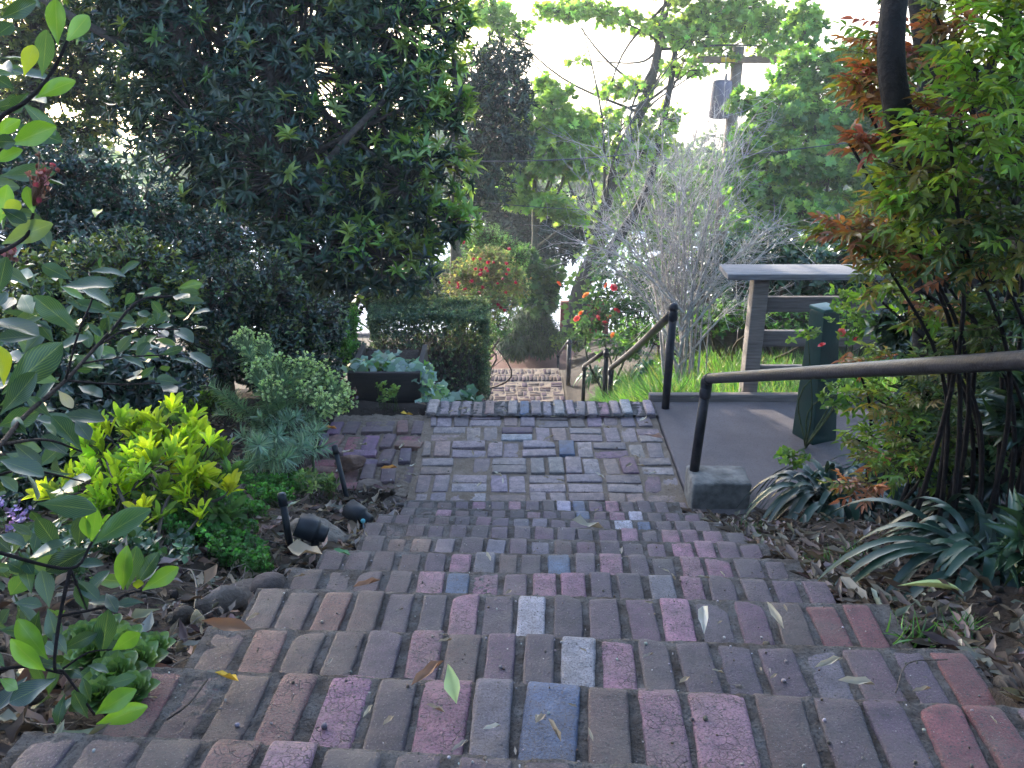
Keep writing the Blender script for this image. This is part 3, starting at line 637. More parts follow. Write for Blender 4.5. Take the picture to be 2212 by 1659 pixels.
# ================================================================== planting
def LB(px, py, d, r, ry=None, rd=None):
    s = d / FPX; rx = r * s; rz = (ry or r) * s; return (W(px, py, d), rx, (rd * s if rd else rx), rz)
BRK = (.075, .058, .046, 0)
def stems_to(q, base, lobes, r0, r, col=BRK, trunk=None, n_mid=3):
    base = np.array(base, float)
    for c, rx, ry, rz in lobes:
        a = base if trunk is None else trunk[r.integers(len(trunk) // 3, len(trunk))]
        mid = a + (c - a) * .5 + r.normal(size=3) * .12 * np.linalg.norm(c - a) * np.array([1, 1, .4])
        p = smooth_path([a, mid, c], 5); tube(q, p, np.linspace(r0, r0 * .3, len(p)), 7, col)
def plant(name, label, cat, base, lobes, n, k, L, wr, cols, T=None, mat=None, seed=1, inner=.45, spread=(.5, 1.35), along=.03, up=.15, wts=None, trunk=None, r0=.02, tw=.5, twr=(.006, .002), twcol=BRK, out=.6,
          tint=None, group=None, var=.22, vleaf=.15, parts=("stems", "foliage"), axup=.4, keep=None):
    r = np.random.default_rng(seed); T = T or T_ELL3; mat = mat or LEAFG
    t = thing(name, label, cat, base, group)
    tips, dirs, li = lobe_pts(lobes, n, r, inner)
    g = ground(tips[:, 0], tips[:, 1], False); ok = tips[:, 2] > g + .02
    if keep is not None: ok &= keep(tips)
    tips, dirs, li = tips[ok], dirs[ok], li[ok]; n = len(tips)
    ax = nrm(dirs * out + np.array([0, 0, axup]) + r.normal(size=(n, 3)) * .35)
    col = pal(n, cols, wts, var, r)
    if tint is not None: col = tint(tips, dirs, col, r)
    q = MB()
    tp = None
    if trunk is not None:
        tp = smooth_path([p[0] for p in trunk], 6); rr = np.interp(np.linspace(0, 1, len(tp)), np.linspace(0, 1, len(trunk)), [p[1] for p in trunk])
        wob = np.stack([vnoise(tp, 2.5, 4), vnoise(tp, 2.5, 5), 0 * tp[:, 0]], 1) * rr[:, None] * .35
        tube(q, tp + wob, rr, 12, twcol)
    stems_to(q, base, lobes, r0, r, twcol, tp)
    m = int(n * tw); cs = np.array([l[0] for l in lobes])[li[:m]]
    twigs(q, cs + (tips[:m] - cs) * r.uniform(.1, .5, (m, 1)), tips[:m], twr[0], twr[1], .1, 3, 3, twcol, seed)
    q.build(parts[0], BARK, t)
    q = MB(); whorl(q, tips, ax, k, L, wr, col, T, r, spread, along, up, vleaf); q.build(parts[1], mat, t); return t
def px_of(p):
    d = p - EYE; z = d[:, 1] * _c - d[:, 2] * _s; return CW / 2 + FPX * d[:, 0] / z, CH / 2 - FPX * (d[:, 1] * _s + d[:, 2] * _c) / z

# ---- big dark tree left of the steps
DK = [(.028, .055, .034), (.038, .070, .036), (.022, .044, .034), (.046, .070, .033)]
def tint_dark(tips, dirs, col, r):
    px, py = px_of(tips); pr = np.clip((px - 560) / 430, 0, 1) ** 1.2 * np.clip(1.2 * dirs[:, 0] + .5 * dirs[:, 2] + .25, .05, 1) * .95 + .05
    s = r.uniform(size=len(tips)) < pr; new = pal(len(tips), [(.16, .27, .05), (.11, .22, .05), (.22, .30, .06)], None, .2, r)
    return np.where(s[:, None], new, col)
b = np.array([-2.3, 8.9, -1.1])
tr = [(b - [0, 0, .2], .17), (W(640, 560, 9.0), .14), (W(620, 330, 9.1), .11), (W(600, 80, 9.1), .08), (W(590, -150, 9.1), .04)]
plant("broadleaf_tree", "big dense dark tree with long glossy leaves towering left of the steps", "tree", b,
      [LB(*l) for l in [(850, 50, 8.7, 150), (905, 215, 8.4, 85), (880, 400, 8.3, 120, 110), (825, 560, 8.2, 115, 80), (640, 130, 8.9, 215), (620, 370, 8.7, 200), (700, 540, 8.4, 130, 110), (430, 40, 9.2, 200), (450, 290, 9.0, 170, 150), (480, 470, 8.6, 120), (700, -170, 9.2, 260), (430, -170, 9.4, 240), (985, 365, 8.3, 55, 60), (945, 130, 8.7, 60, 60), (920, -40, 8.8, 100), (330, 180, 9.2, 110), (985, 240, 8.5, 55, 50), (975, 480, 8.3, 60, 45), (1000, 60, 8.9, 40, 40), (300, 40, 9.4, 120), (200, -250, 9.6, 240), (-30, -360, 10, 260), (-260, -420, 10.4, 280), (-100, -620, 10.4, 300), (250, -520, 10, 300), (-420, -520, 10.6, 280), (-300, -200, 10, 200), (600, -420, 9.6, 280), (840, 240, 8.9, 120), (895, 490, 8.6, 80), (760, 430, 8.9, 110), (830, 330, 8.8, 90)]],  # lobes beyond the upper left of the frame added to block the sun
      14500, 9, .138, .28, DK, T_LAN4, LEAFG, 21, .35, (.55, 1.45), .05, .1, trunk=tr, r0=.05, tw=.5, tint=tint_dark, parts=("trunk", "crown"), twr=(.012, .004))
# ---- small leaved shrubs beneath it
plant("camellia_shrub", "tall dark shrub with small blue green glossy leaves at far left", "shrub", G(150, 720), [LB(*l) for l in [(150, 400, 6.4, 150, 110), (300, 470, 6.3, 120), (40, 380, 6.6, 110), (60, 540, 6.0, 130), (220, 560, 6.0, 110), (390, 560, 6.3, 90), (480, 530, 6.6, 90)]],
      2600, 8, .048, .52, [(.026, .055, .038), (.035, .07, .042), (.022, .042, .034)], T_ELL3, LEAFG, 22, .4, (.5, 1.4), .10, .1, r0=.02)
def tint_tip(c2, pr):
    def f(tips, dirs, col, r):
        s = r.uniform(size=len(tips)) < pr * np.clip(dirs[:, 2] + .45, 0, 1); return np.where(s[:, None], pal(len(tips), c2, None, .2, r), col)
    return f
plant("privet_shrub", "rounded shrub with yellow green young tips in front of the dark shrubs", "shrub", G(280, 800), [LB(*l) for l in [(290, 600, 5.2, 120), (160, 640, 5.0, 130), (375, 650, 5.3, 75), (60, 720, 4.8, 120), (220, 740, 4.9, 110)]],
      2000, 8, .044, .5, [(.03, .06, .028), (.024, .048, .026)], T_ELL3, LEAFG, 23, .4, (.4, 1.3), .09, .25, tint=tint_tip([(.17, .20, .035), (.10, .15, .035)], .7))
plant("glossy_shrub", "dense low dark shrub with tiny leaves glinting white, left of the clipped hedge", "shrub", G(600, 830), [LB(*l) for l in [(570, 640, 5.9, 100), (680, 700, 5.9, 85, 70), (475, 640, 5.6, 95), (600, 750, 5.7, 100, 70), (480, 760, 5.5, 80)]],
      2400, 8, .037, .5, [(.026, .05, .032), (.035, .06, .03), (.02, .036, .028)], T_ELL3, LEAFG, 24, .4, (.4, 1.35), .08, .25, tint=tint_tip([(.11, .13, .045), (.09, .14, .04)], .35))
plant("boxwood_sprig", "narrow upright bright green sprig at the left end of the clipped hedge", "shrub", G(752, 790), [LB(755, 700, 6.6, 26, 40), LB(745, 745, 6.5, 28, 35)], 260, 8, .03, .5, [(.07, .19, .035), (.10, .24, .05)], T_ELL2, LEAFS, 25, .3, (.4, 1.2), .06, .4)

# ---- clipped hedge
r = np.random.default_rng(31); x0, x1 = PY(790, 700, 7.4)[0], PY(1056, 700, 7.4)[0]; ht = thing("clipped_hedge", "square clipped box hedge with bare twiggy front above the ivy planter", "hedge", ((x0 + x1) / 2, 7.7, -.9))
n = 8200; p = r.uniform(size=(n, 3)); p[:, 0] = x0 + p[:, 0] * (x1 - x0); y0, y1, z0, z1 = 7.4, 8.05, -.86, -.02
f = r.choice(5, n, p=[.36, .27, .14, .06, .17]); p[:, 1] = y0 + p[:, 1] * (y1 - y0); p[:, 2] = z0 + p[:, 2] * (z1 - z0)
dep = np.abs(r.normal(size=n)) * .05
p[:, 2] = np.where(f == 0, z1 - dep, p[:, 2]); p[:, 1] = np.where(f == 1, y0 + dep, np.where(f == 4, y1 - 2.5 * dep, p[:, 1])); p[:, 0] = np.where(f == 2, x1 - dep, np.where(f == 3, x0 + dep, p[:, 0]))
p += .028 * np.stack([vnoise(p, 5, 1), vnoise(p, 5, 2), vnoise(p, 6, 3)], 1)
D = np.array([[0, 0, 1], [0, -1, .3], [1, 0, .3], [-1, 0, .3], [0, 1, .3]])[f] + r.normal(size=(n, 3)) * .5
keep = ~((f == 1) & (r.uniform(size=n) < .55) & (p[:, 2] < -.2)); p, D, f = p[keep], D[keep], f[keep]
col = pal(len(p), [(.12, .17, .11), (.15, .20, .12), (.09, .13, .09), (.17, .21, .13)], None, .25, r)
q = MB(); whorl(q, p, D, 6, .026, .55, col, T_ELL2, r, (.4, 1.3), .035, .1); q.build("foliage", LEAFM, ht)
q = MB(); m = 900; A = np.stack([r.uniform(x0 + .1, x1 - .1, m), r.uniform(7.48, 7.7, m), r.uniform(-.95, -.5, m)], 1); B = A + np.stack([r.normal(size=m) * .12, r.normal(size=m) * .05 - .06, r.uniform(.15, .5, m)], 1); B[:, 2] = np.minimum(B[:, 2], z1 - .03); B[:, 1] = np.maximum(B[:, 1], 7.41)
twigs(q, A, B, .006, .002, .12, 3, 3, (.15, .125, .105, 0), 3); q.build("twigs", BARK, ht)

# ---- planter with ivy
pf = 5.62; xl, xr = PY(752, 840, pf)[0], PY(908, 840, pf)[0]; zt_ = PY(830, 806, pf)[2]
pt = thing("planter_box", "low dark timber planter box behind the landing, filled with ivy", "planter", ((xl + xr) / 2, pf + .25, 0))
bar("front_board", [xl, pf, -.08], [xr, pf + .035, zt_], (.035, .028, .024, 0), pt); bar("side_board", [xr - .035, pf + .036, -.2], [xr, pf + .6, zt_ - .003], (.05, .04, .033, 0), pt); bar("side_board", [xl, pf + .036, -.2], [xl + .035, pf + .6, zt_ - .003], (.05, .04, .033, 0), pt)
q = MB(); v, f_ = rbox(np.array([[(xr - xl) / 2 - .04, .27, .06]]), .03, (7, 7, 4)); q.add(v[0] + [(xl + xr) / 2, pf + .31, zt_ - .09], f_); q.build("soil_fill", SOIL, pt)
def ivy(label, pts, n, L, cols, seed, nm="ivy"):
    r = np.random.default_rng(seed); t = thing(nm, label, "ivy", pts[0][0]); c = np.array([p[0] for p in pts]); rad = np.array([p[1] for p in pts]); i = r.choice(len(pts), n, p=rad / rad.sum())
    d = nrm(r.normal(size=(n, 3))); d[:, 2] = np.abs(d[:, 2]) * .8; O = c[i] + d * rad[i][:, None] * np.array([1, 1, .6]) * r.uniform(.6, 1, (n, 1))
    N = nrm(np.array([0, -.45, .8]) + r.normal(size=(n, 3)) * .35); D = nrm(np.cross(N, nrm(r.normal(size=(n, 3)))) + np.array([.2, -.3, -.35]))
    q = MB(); place(q, T_IVY, O, D, N, L * r.uniform(.6, 1.2, n), L * r.uniform(.6, 1.2, n), pal(n, cols, None, .2, r)); q.build("foliage", LEAFG, t)
    q = MB(); twigs(q, c[i] - [0, 0, .03], O + D * .01, .002, .0015, .2, 2, 3, (.08, .09, .04, 0), seed); q.build("stems", BARK, t)
IVC = [(.20, .30, .22), (.28, .38, .30), (.14, .23, .14), (.34, .42, .34), (.2, .34, .08)]
ivy("variegated grey green ivy heaped in the planter and spilling off its right end", [(PY(px, py, y), rr_) for px, py, y, rr_ in [(775, 790, 5.75, .10), (815, 785, 5.85, .12), (860, 790, 5.8, .11), (895, 803, 5.72, .09), (918, 818, 5.68, .075), (935, 840, 5.66, .08), (955, 860, 5.62, .07), (925, 865, 5.6, .07), (900, 795, 5.95, .1), (840, 785, 6.0, .12)]], 330, .075, IVC, 41)
ivy("small clump of ivy at the edge of the lower steps under the hedge", [(PY(px, py, 6.6), .06) for px, py in [(1010, 845), (1022, 862), (1000, 860)]], 46, .07, [(.07, .15, .07), (.10, .2, .1)], 42)

# ---- euphorbia: leaning leafy stems with pale heads
r = np.random.default_rng(51); eb = G(600, 1045); eu = thing("euphorbia", "grey green euphorbia with feathery stems and pale lime flower heads", "euphorbia", eb)
heads = [(530, 745, 4.9), (570, 760, 5.0), (600, 800, 4.9), (560, 815, 4.8), (650, 800, 4.9), (690, 815, 5.0), (725, 840, 5.0), (735, 870, 4.9), (665, 855, 4.8), (590, 850, 4.7), (700, 880, 4.7), (620, 830, 5.0)]
tips = heads + [(455, 830, 4.8), (470, 890, 4.7), (690, 930, 4.5), (700, 965, 4.4), (560, 960, 4.3), (620, 990, 4.3), (520, 940, 4.4), (655, 960, 4.4), (600, 940, 4.5), (480, 850, 4.9), (640, 900, 4.6), (560, 900, 4.6)]
qs, ql, qh = MB(), MB(), MB()
for i, (px, py, d) in enumerate(tips):
    e = W(px, py, d); s = eb + np.array([r.normal() * .10, r.normal() * .06, -.03]); m = s + (e - s) * .5 + np.array([-.05 * np.sign(e[0] - s[0]) , 0, -.05 * 0]) + np.array([(e[0] - s[0]) * -.12, 0, .06])
    p = smooth_path([s, m, e], 10); tube(qs, p, np.linspace(.006, .0035, len(p)), 5, (.10, .13, .07, 0))
    n = 230; t = r.uniform(.22, 1, n) ** .8; P_ = np.stack([np.interp(t, np.linspace(0, 1, len(p)), p[:, a]) for a in range(3)], 1); Tn = nrm(np.stack([np.interp(t, np.linspace(0, 1, len(p)), np.gradient(p[:, a])) for a in range(3)], 1))
    rd = nrm(np.cross(Tn, r.normal(size=(n, 3)))); D = rd * .9 + Tn * np.where(t > .9, .9, .35)[:, None]
    place(ql, T_NEED, P_, D, Tn, .074 * r.uniform(.6, 1.1, n) * np.where(t < .4, .8, 1), .0075, pal(n, [(.19, .30, .21), (.25, .37, .27), (.14, .23, .16), (.27, .36, .24)], None, .2, r))
    if i < len(heads):
        n = 80; hd = nrm(e - m); c = e + nrm(r.normal(size=(n, 3))) * np.array([.085, .075, .095]) * r.uniform(.5, 1, (n, 1)) + hd * .02 + np.array([0, 0, .01])
        twigs(qs, np.repeat(e[None] - hd * .05, n, 0), c, .002, .0015, .1, 2, 3, (.16, .22, .10, 0), i)
        whorl(qh, c, c - e + np.array([0, 0, .04]), 6, .0145, .9, pal(n, [(.50, .60, .33), (.44, .55, .32), (.56, .63, .42)], None, .1, r), T_ROUND, r, (.7, 1.3), .012, .2, .12)
qs.build("stems", BARK, eu); ql.build("foliage", LEAFM, eu); qh.build("flower_heads", LEAFS, eu)

# ---- lime green pittosporum
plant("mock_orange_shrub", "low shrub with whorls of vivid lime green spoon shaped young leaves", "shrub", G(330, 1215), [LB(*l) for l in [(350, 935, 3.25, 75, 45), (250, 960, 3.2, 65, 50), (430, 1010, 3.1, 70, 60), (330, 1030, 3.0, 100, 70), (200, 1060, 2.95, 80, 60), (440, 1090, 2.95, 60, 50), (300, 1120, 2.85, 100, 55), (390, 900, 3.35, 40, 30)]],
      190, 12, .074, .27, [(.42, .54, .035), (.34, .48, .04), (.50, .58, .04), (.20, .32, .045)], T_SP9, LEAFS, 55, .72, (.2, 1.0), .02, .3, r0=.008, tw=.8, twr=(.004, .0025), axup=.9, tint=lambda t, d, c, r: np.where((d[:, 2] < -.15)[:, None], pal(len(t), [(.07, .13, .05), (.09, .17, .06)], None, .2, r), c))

# ---- near shrub at the left edge: every big leaf set out by hand
g_, d_, w_, y_ = (.15, .30, .035), (.03, .07, .04), (.06, .10, .085), (.34, .40, .03)  # light put into leaf colour: g_ backlit green, w_ pale with sky sheen
NL = [((125, 98, 118, -2), g_, 1.0), ((141, 94, 192, 30), (.10, .20, .06), 1.02), ((91, 165, 103, 68), (.06, .12, .06), 1.04), ((52, 165, 72, 96), y_, .98), ((77, 212, 154, 170), g_, 1.0), ((0, 40, 82, 8), d_, .95), ((-12, 80, 26, 50), d_, .95), ((30, 160, -6, 126), d_, 1.02), ((30, 192, -6, 172), d_, 1.03), ((24, 312, 110, 274), g_, 1.0), ((-12, 292, 36, 260), g_, 1.02), ((-22, 306, 36, 306), d_, .97), ((-16, 352, 44, 322), g_, .98), ((62, 200, 20, 240), d_, 1.06),
      ((0, 482, 16, 404), g_, 1.05), ((5, 462, 42, 434), y_, 1.0), ((72, 462, 60, 404), g_, 1.05), ((3, 450, 58, 482), d_, 1.0), ((4, 527, 106, 484), (.12, .17, .07), 1.05), ((205, 470, 213, 443), y_, 1.5), ((108, 538, 90, 498), w_, 1.4),
      ((-5, 642, 12, 556), d_, 1.0), ((66, 622, 12, 574), w_, 1.1), ((-12, 668, 17, 636), w_, 1.05), ((-18, 690, 78, 714), w_, 1.0), ((4, 852, 130, 746), d_, 1.0), ((0, 896, 82, 808), d_, .98), ((47, 784, 18, 758), w_, 1.1), ((8, 832, 4, 742), y_, 1.02), ((170, 718, 78, 645), d_, 1.35), ((118, 742, 80, 693), d_, 1.35), ((107, 712, 80, 690), w_, 1.35), ((155, 604, 98, 578), d_, 1.4), ((176, 664, 153, 640), w_, 1.45), ((192, 588, 264, 580), w_, 1.5), ((235, 722, 245, 683), d_, 1.5), ((218, 715, 232, 690), d_, 1.5), ((258, 712, 288, 697), w_, 1.55), ((297, 708, 328, 691), w_, 1.6), ((333, 712, 371, 700), w_, 1.65), ((374, 712, 410, 721), w_, 1.65), ((371, 640, 411, 648), w_, 1.65), ((222, 776, 250, 766), w_, 1.5), ((259, 772, 312, 783), w_, 1.55), ((347, 766, 394, 754), d_, 1.62), ((374, 776, 415, 781), w_, 1.65), ((404, 762, 451, 776), w_, 1.68), ((272, 820, 306, 822), w_, 1.55), ((168, 834, 218, 852), w_, 1.45), ((322, 822, 350, 806), d_, 1.6), ((346, 829, 383, 852), w_, 1.62), ((390, 828, 334, 818), d_, 1.6), ((330, 690, 300, 668), d_, 1.55), ((270, 660, 292, 632), d_, 1.55), ((352, 680, 330, 652), d_, 1.6), ((308, 640, 340, 622), d_, 1.6),
      ((126, 843, 156, 882), (.45, .40, .33), 1.35), ((163, 908, 192, 944), w_, 1.4), ((90, 914, 126, 934), w_, 1.35), ((26, 953, 82, 1008), w_, 1.2), ((-4, 993, 90, 1020), w_, 1.1), ((-2, 1028, 36, 1052), w_, 1.15), ((146, 982, 98, 948), d_, 1.4), ((176, 974, 116, 896), d_, 1.4), ((60, 940, 20, 900), d_, 1.2), ((110, 900, 60, 860), d_, 1.3),
      ((22, 1131, 65, 1152), w_, 1.4), ((-2, 1156, 46, 1164), w_, 1.35), ((197, 1173, 210, 1098), g_, 1.4), ((192, 1164, 179, 1120), g_, 1.4), ((200, 1177, 305, 1098), (.05, .12, .05), 1.42), ((131, 1192, 79, 1118), d_, 1.38), ((64, 1206, 127, 1173), w_, 1.36), ((158, 1222, 218, 1210), w_, 1.4), ((274, 1274, 291, 1180), d_, 1.45), ((291, 1267, 338, 1196), d_, 1.46), ((266, 1274, 266, 1196), g_, 1.44), ((306, 1276, 386, 1226), g_, 1.45), ((296, 1272, 300, 1254), y_, 1.45), ((311, 1302, 255, 1299), w_, 1.43), ((167, 1251, 210, 1297), w_, 1.4), ((189, 1322, 167, 1264), d_, 1.4), ((189, 1303, 238, 1291), w_, 1.42), ((68, 1282, 52, 1216), d_, 1.36), ((106, 1312, 91, 1234), w_, 1.38), ((103, 1314, 122, 1382), w_, 1.38), ((84, 1320, 70, 1384), d_, 1.37), ((104, 1425, 36, 1341), g_, 1.36), ((98, 1449, 28, 1396), g_, 1.35), ((121, 1465, 36, 1516), (.03, .07, .07), 1.35), ((145, 1414, 118, 1370), w_, 1.38), ((188, 1438, 236, 1444), w_, 1.4), ((134, 1441, 84, 1434), w_, 1.38), ((206, 1543, 285, 1493), g_, 1.38), ((208, 1564, 309, 1529), g_, 1.38), ((242, 1405, 307, 1365), g_, 1.42), ((219, 1419, 233, 1324), (.05, .11, .05), 1.42), ((215, 1404, 208, 1356), d_, 1.42), ((-2, 1466, 42, 1489), g_, 1.33), ((136, 1402, 204, 1370), d_, 1.4), ((196, 1516, 179, 1474), d_, 1.4), ((190, 1552, 158, 1494), d_, 1.38), ((10, 1440, -20, 1410), d_, 1.3), ((60, 1240, 20, 1215), d_, 1.36), ((40, 1190, 70, 1240), d_, 1.36), ((230, 1480, 290, 1462), (.06, .13, .05), 1.4), ((140, 1500, 120, 1560), d_, 1.37)]
r = np.random.default_rng(61); nb = W(-60, 1500, 1.5); nb[2] = ground(nb[0], nb[1], False)
ns = thing("evergreen_shrub", "close leafy branches with large leathery leaves reaching in at the left edge", "shrub", nb)
q = MB(); O = []; D = []; N = []; Ls = []; Wd = []; Cc = []
for (xa, ya, xb, yb), c, d in NL:
    a = W(xa, ya, d); tip = W(xb, yb, d * (1 + r.normal() * .012)); dd = tip - a; L = np.linalg.norm(dd); view = nrm(EYE - a); isw = c is w_
    nn = (np.array([r.normal() * .25, -.22 + r.normal() * .1, 1.0]) if isw else view + np.array([0, 0, .35]) + r.normal(size=3) * .25)
    O.append(a); D.append(dd); N.append(nn); Ls.append(L * 1.03); Wd.append(max(L * (.44 if not isw else .5), .017)); Cc.append(np.array(c) * np.exp(r.normal() * .12))
O, D, N, Ls, Wd, Cc = map(np.array, (O, D, N, Ls, Wd, Cc)); kk = np.arange(len(O)) % 3
for j, T_ in enumerate((T_OB9, t_leaf(9, obov, .2, .3, .06), t_leaf(9, obov, .12, -.12, .08))): place(q, T_, O[kk == j], D[kk == j], N[kk == j], Ls[kk == j], Wd[kk == j], Cc[kk == j])
for (xa, xb, ya, yb, da, db, m_, px_l) in [(-60, 150, 560, 1100, 1.3, 1.9, 70, 85), (120, 420, 580, 800, 1.75, 2.1, 60, 50), (-40, 120, 1120, 1250, 1.45, 1.8, 26, 60), (-60, 60, -20, 470, 1.1, 1.4, 22, 95), (-40, 230, 1180, 1560, 1.42, 1.75, 46, 75)]:
    O = np.array([W(r.uniform(xa, xb), r.uniform(ya, yb), r.uniform(da, db)) for _ in range(m_)]); D = r.normal(size=(m_, 3)) * [1, .6, .6] + [.5, -.2, .1]; L_ = px_l * (da + db) / 2 / FPX * r.uniform(.7, 1.2, m_)
    place(q, T_OB9, O, D, r.normal(size=(m_, 3)) * .5 + [0, -.5, .8], L_, L_ * r.uniform(.38, .5, m_), pal(m_, [d_, (.04, .085, .05), w_, (.07, .13, .045)], None, .2, r))
q.build("foliage", LEAFN, ns)
q = MB()
for pts, ra in [([(-40, 330, .99), (0, 256, 1.0), (60, 216, 1.0), (111, 158, 1.02), (146, 88, 1.02)], .003), ([(-40, 400, 1.0), (-5, 330, 1.0), (24, 310, 1.0)], .002), ([(-40, 560, 1.0), (0, 545, 1.0), (57, 510, 1.05), (72, 460, 1.05)], .003),
                ([(-60, 1000, 1.0), (0, 960, 1.12), (57, 895, 1.25), (141, 822, 1.38), (209, 748, 1.5), (240, 715, 1.52), (300, 650, 1.58), (372, 640, 1.65)], .0038), ([(209, 748, 1.5), (280, 712, 1.57), (400, 712, 1.65)], .002), ([(180, 785, 1.44), (260, 772, 1.55), (405, 764, 1.67)], .002), ([(141, 822, 1.38), (250, 830, 1.5), (346, 828, 1.6)], .002), ([(141, 822, 1.38), (170, 718, 1.36), (200, 640, 1.4), (192, 588, 1.48)], .002), ([(0, 960, 1.12), (100, 950, 1.3), (176, 975, 1.4)], .0025), ([(-30, 1035, 1.1), (60, 1015, 1.15), (180, 1040, 1.35)], .002),
                ([(-40, 1180, 1.33), (0, 1194, 1.34), (152, 1228, 1.38), (200, 1170, 1.4)], .0035), ([(152, 1228, 1.38), (130, 1330, 1.37), (118, 1440, 1.36), (140, 1455, 1.38), (205, 1545, 1.38)], .0032), ([(125, 1332, 1.37), (232, 1309, 1.42), (270, 1285, 1.44), (307, 1275, 1.45)], .0025), ([(152, 1228, 1.38), (189, 1320, 1.4)], .002), ([(-30, 1450, 1.33), (60, 1440, 1.35), (135, 1455, 1.37)], .003), ([(135, 1445, 1.38), (190, 1410, 1.4), (243, 1403, 1.42)], .002)]:
    p = smooth_path([W(*x) for x in pts], 6); tube(q, p, np.linspace(ra, ra * .6, len(p)), 7, (.020, .014, .013, 0))
q.build("stems", BARK, ns)
for (px, py, d, n, sx_, sy_) in [(92, 395, 1.05, 46, 26, 38), (20, 545, 1.05, 16, 14, 12)]:
    q = MB(); c = np.stack([W(px + r.normal() * sx_ * .5, py + r.normal() * sy_ * .6, d + r.normal() * .01) for _ in range(n)]); whorl(q, c, r.normal(size=(n, 3)) + [0, 0, .5], 5, .0075, .7, pal(n, [(.22, .09, .07), (.30, .06, .08), (.24, .14, .09), (.45, .22, .22)], None, .2, r), T_ROUND, r, (.3, 1.0), .003)
    twigs(q, np.repeat(W(px - 20, py + 50, d)[None], n, 0), c, .001, .0006, .12, 2, 3, (.18, .10, .06, 0), 4); q.build("flower_cluster", PETAL, ns)

# ---- rosettes, ground covers, small plants on the left bed
r = np.random.default_rng(71); ros = thing("rosette_plant", "clump of green fleshy rosettes on the bed beside the front steps", "rosette plant", G(250, 1560)); q = MB()
for px, py, d, s in [(270, 1400, 1.62, 1), (230, 1370, 1.68, .9), (300, 1440, 1.58, 1.1), (250, 1470, 1.52, 1.15), (290, 1500, 1.48, .9), (200, 1420, 1.58, 1), (335, 1405, 1.62, .8), (180, 1380, 1.66, .8), (215, 1510, 1.47, .9)]:
    c = W(px, py, d); n = 34; k = np.arange(n); el = np.interp(k, [0, n], [.15, 1.5]); a = k * 2.4; D = np.stack([np.cos(a) * np.sin(el), np.sin(a) * np.sin(el) - .25, np.cos(el) + .15], 1)
    place(q, T_OB9, np.repeat(c[None], n, 0), D, np.array([0, -.3, 1.0]) + 0 * D, .05 * s * np.interp(k, [0, n], [.55, 1.1]), .03 * s * np.interp(k, [0, n], [.7, 1.1]), pal(n, [(.085, .17, .05), (.12, .22, .06), (.06, .13, .045)], None, .15, r))
q.build("foliage", LEAFN, ros)
def cover(name, label, cat, spots, n, k, L, cols, seed, T=T_ROUND, mat=LEAFS, wr=.9, h=(.03, .09)):
    r = np.random.default_rng(seed); c = np.array([G(px, py) for px, py, _ in spots]); rd = np.array([s[2] for s in spots]); i = r.choice(len(spots), n, p=rd / rd.sum()); a = r.uniform(0, 6.28, n); rr = rd[i] * np.sqrt(r.uniform(size=n))
    x = c[i, 0] + np.cos(a) * rr; y = c[i, 1] + np.sin(a) * rr; p = np.stack([x, y, ground(x, y, False) + r.uniform(*h, n)], 1); t = thing(name, label, cat, c[0])
    q = MB(); whorl(q, p, r.normal(size=(n, 3)) * .35 + [0, -.1, 1], k, L, wr, pal(n, cols, None, .25, r), T, r, (.6, 1.45), .02, .1); b0 = p.copy(); b0[:, 2] = ground(x, y, False) - .01; twigs(q, b0 + r.normal(size=(n, 3)) * [.01, .01, 0], p, .0015, .001, .15, 2, 3, (.07, .11, .04, 0), seed); q.build("foliage", mat, t); return t
cover("ground_cover", "bright green fine leaved ground cover below the euphorbia", "ground cover", [(560, 1060, .11), (620, 1065, .1), (660, 1050, .08), (590, 1090, .1)], 700, 7, .016, [(.06, .19, .035), (.09, .26, .05), (.045, .13, .03)], 81)
cover("ground_cover", "bright green fine leaved ground cover between the lime shrub and the black spotlight", "ground cover", [(480, 1160, .12), (430, 1180, .10), (520, 1215, .09), (540, 1120, .08), (560, 1250, .05), (480, 1100, .1)], 800, 7, .015, [(.06, .19, .04), (.09, .26, .06), (.045, .13, .03)], 82)
cover("ground_cover", "trailing yellow green plant behind the lime shrub, under the glossy shrub", "ground cover", [(400, 880, .2), (440, 890, .15), (330, 870, .2)], 500, 6, .022, [(.10, .24, .035), (.16, .3, .04), (.06, .13, .03)], 83, h=(.04, .16))
cover("small_shrub", "small plant with pale stalked oval leaves behind the big rock", "shrub", [(690, 1075, .06), (670, 1085, .05), (715, 1085, .04)], 40, 7, .036, [(.13, .2, .06), (.19, .25, .1), (.09, .15, .05)], 84, T_OB9, LEAFS, .42, (.06, .14))
cover("purple_plant", "dark purple leaved plant by the left corner of the planter", "plant", [(775, 860, .10), (800, 865, .09), (750, 865, .08)], 110, 6, .045, [(.05, .018, .028), (.08, .03, .04), (.04, .03, .03)], 85, T_ROUND, LEAFG, .9, (.03, .10))
cover("weedy_plant", "tall pale green seedlings growing in front of the planter board", "plant", [(830, 880, .05), (850, 885, .04)], 24, 6, .03, [(.18, .28, .08), (.12, .2, .05)], 86, T_OB4, LEAFS, .6, (.05, .17))
cover("violet_plant", "low plant with mauve flowers at the left edge of the bed", "plant", [(20, 1135, .05), (60, 1140, .04), (30, 1170, .05)], 40, 5, .018, [(.25, .18, .42), (.34, .26, .5), (.06, .11, .05)], 87, T_ROUND, PETAL, .9, (.03, .12))
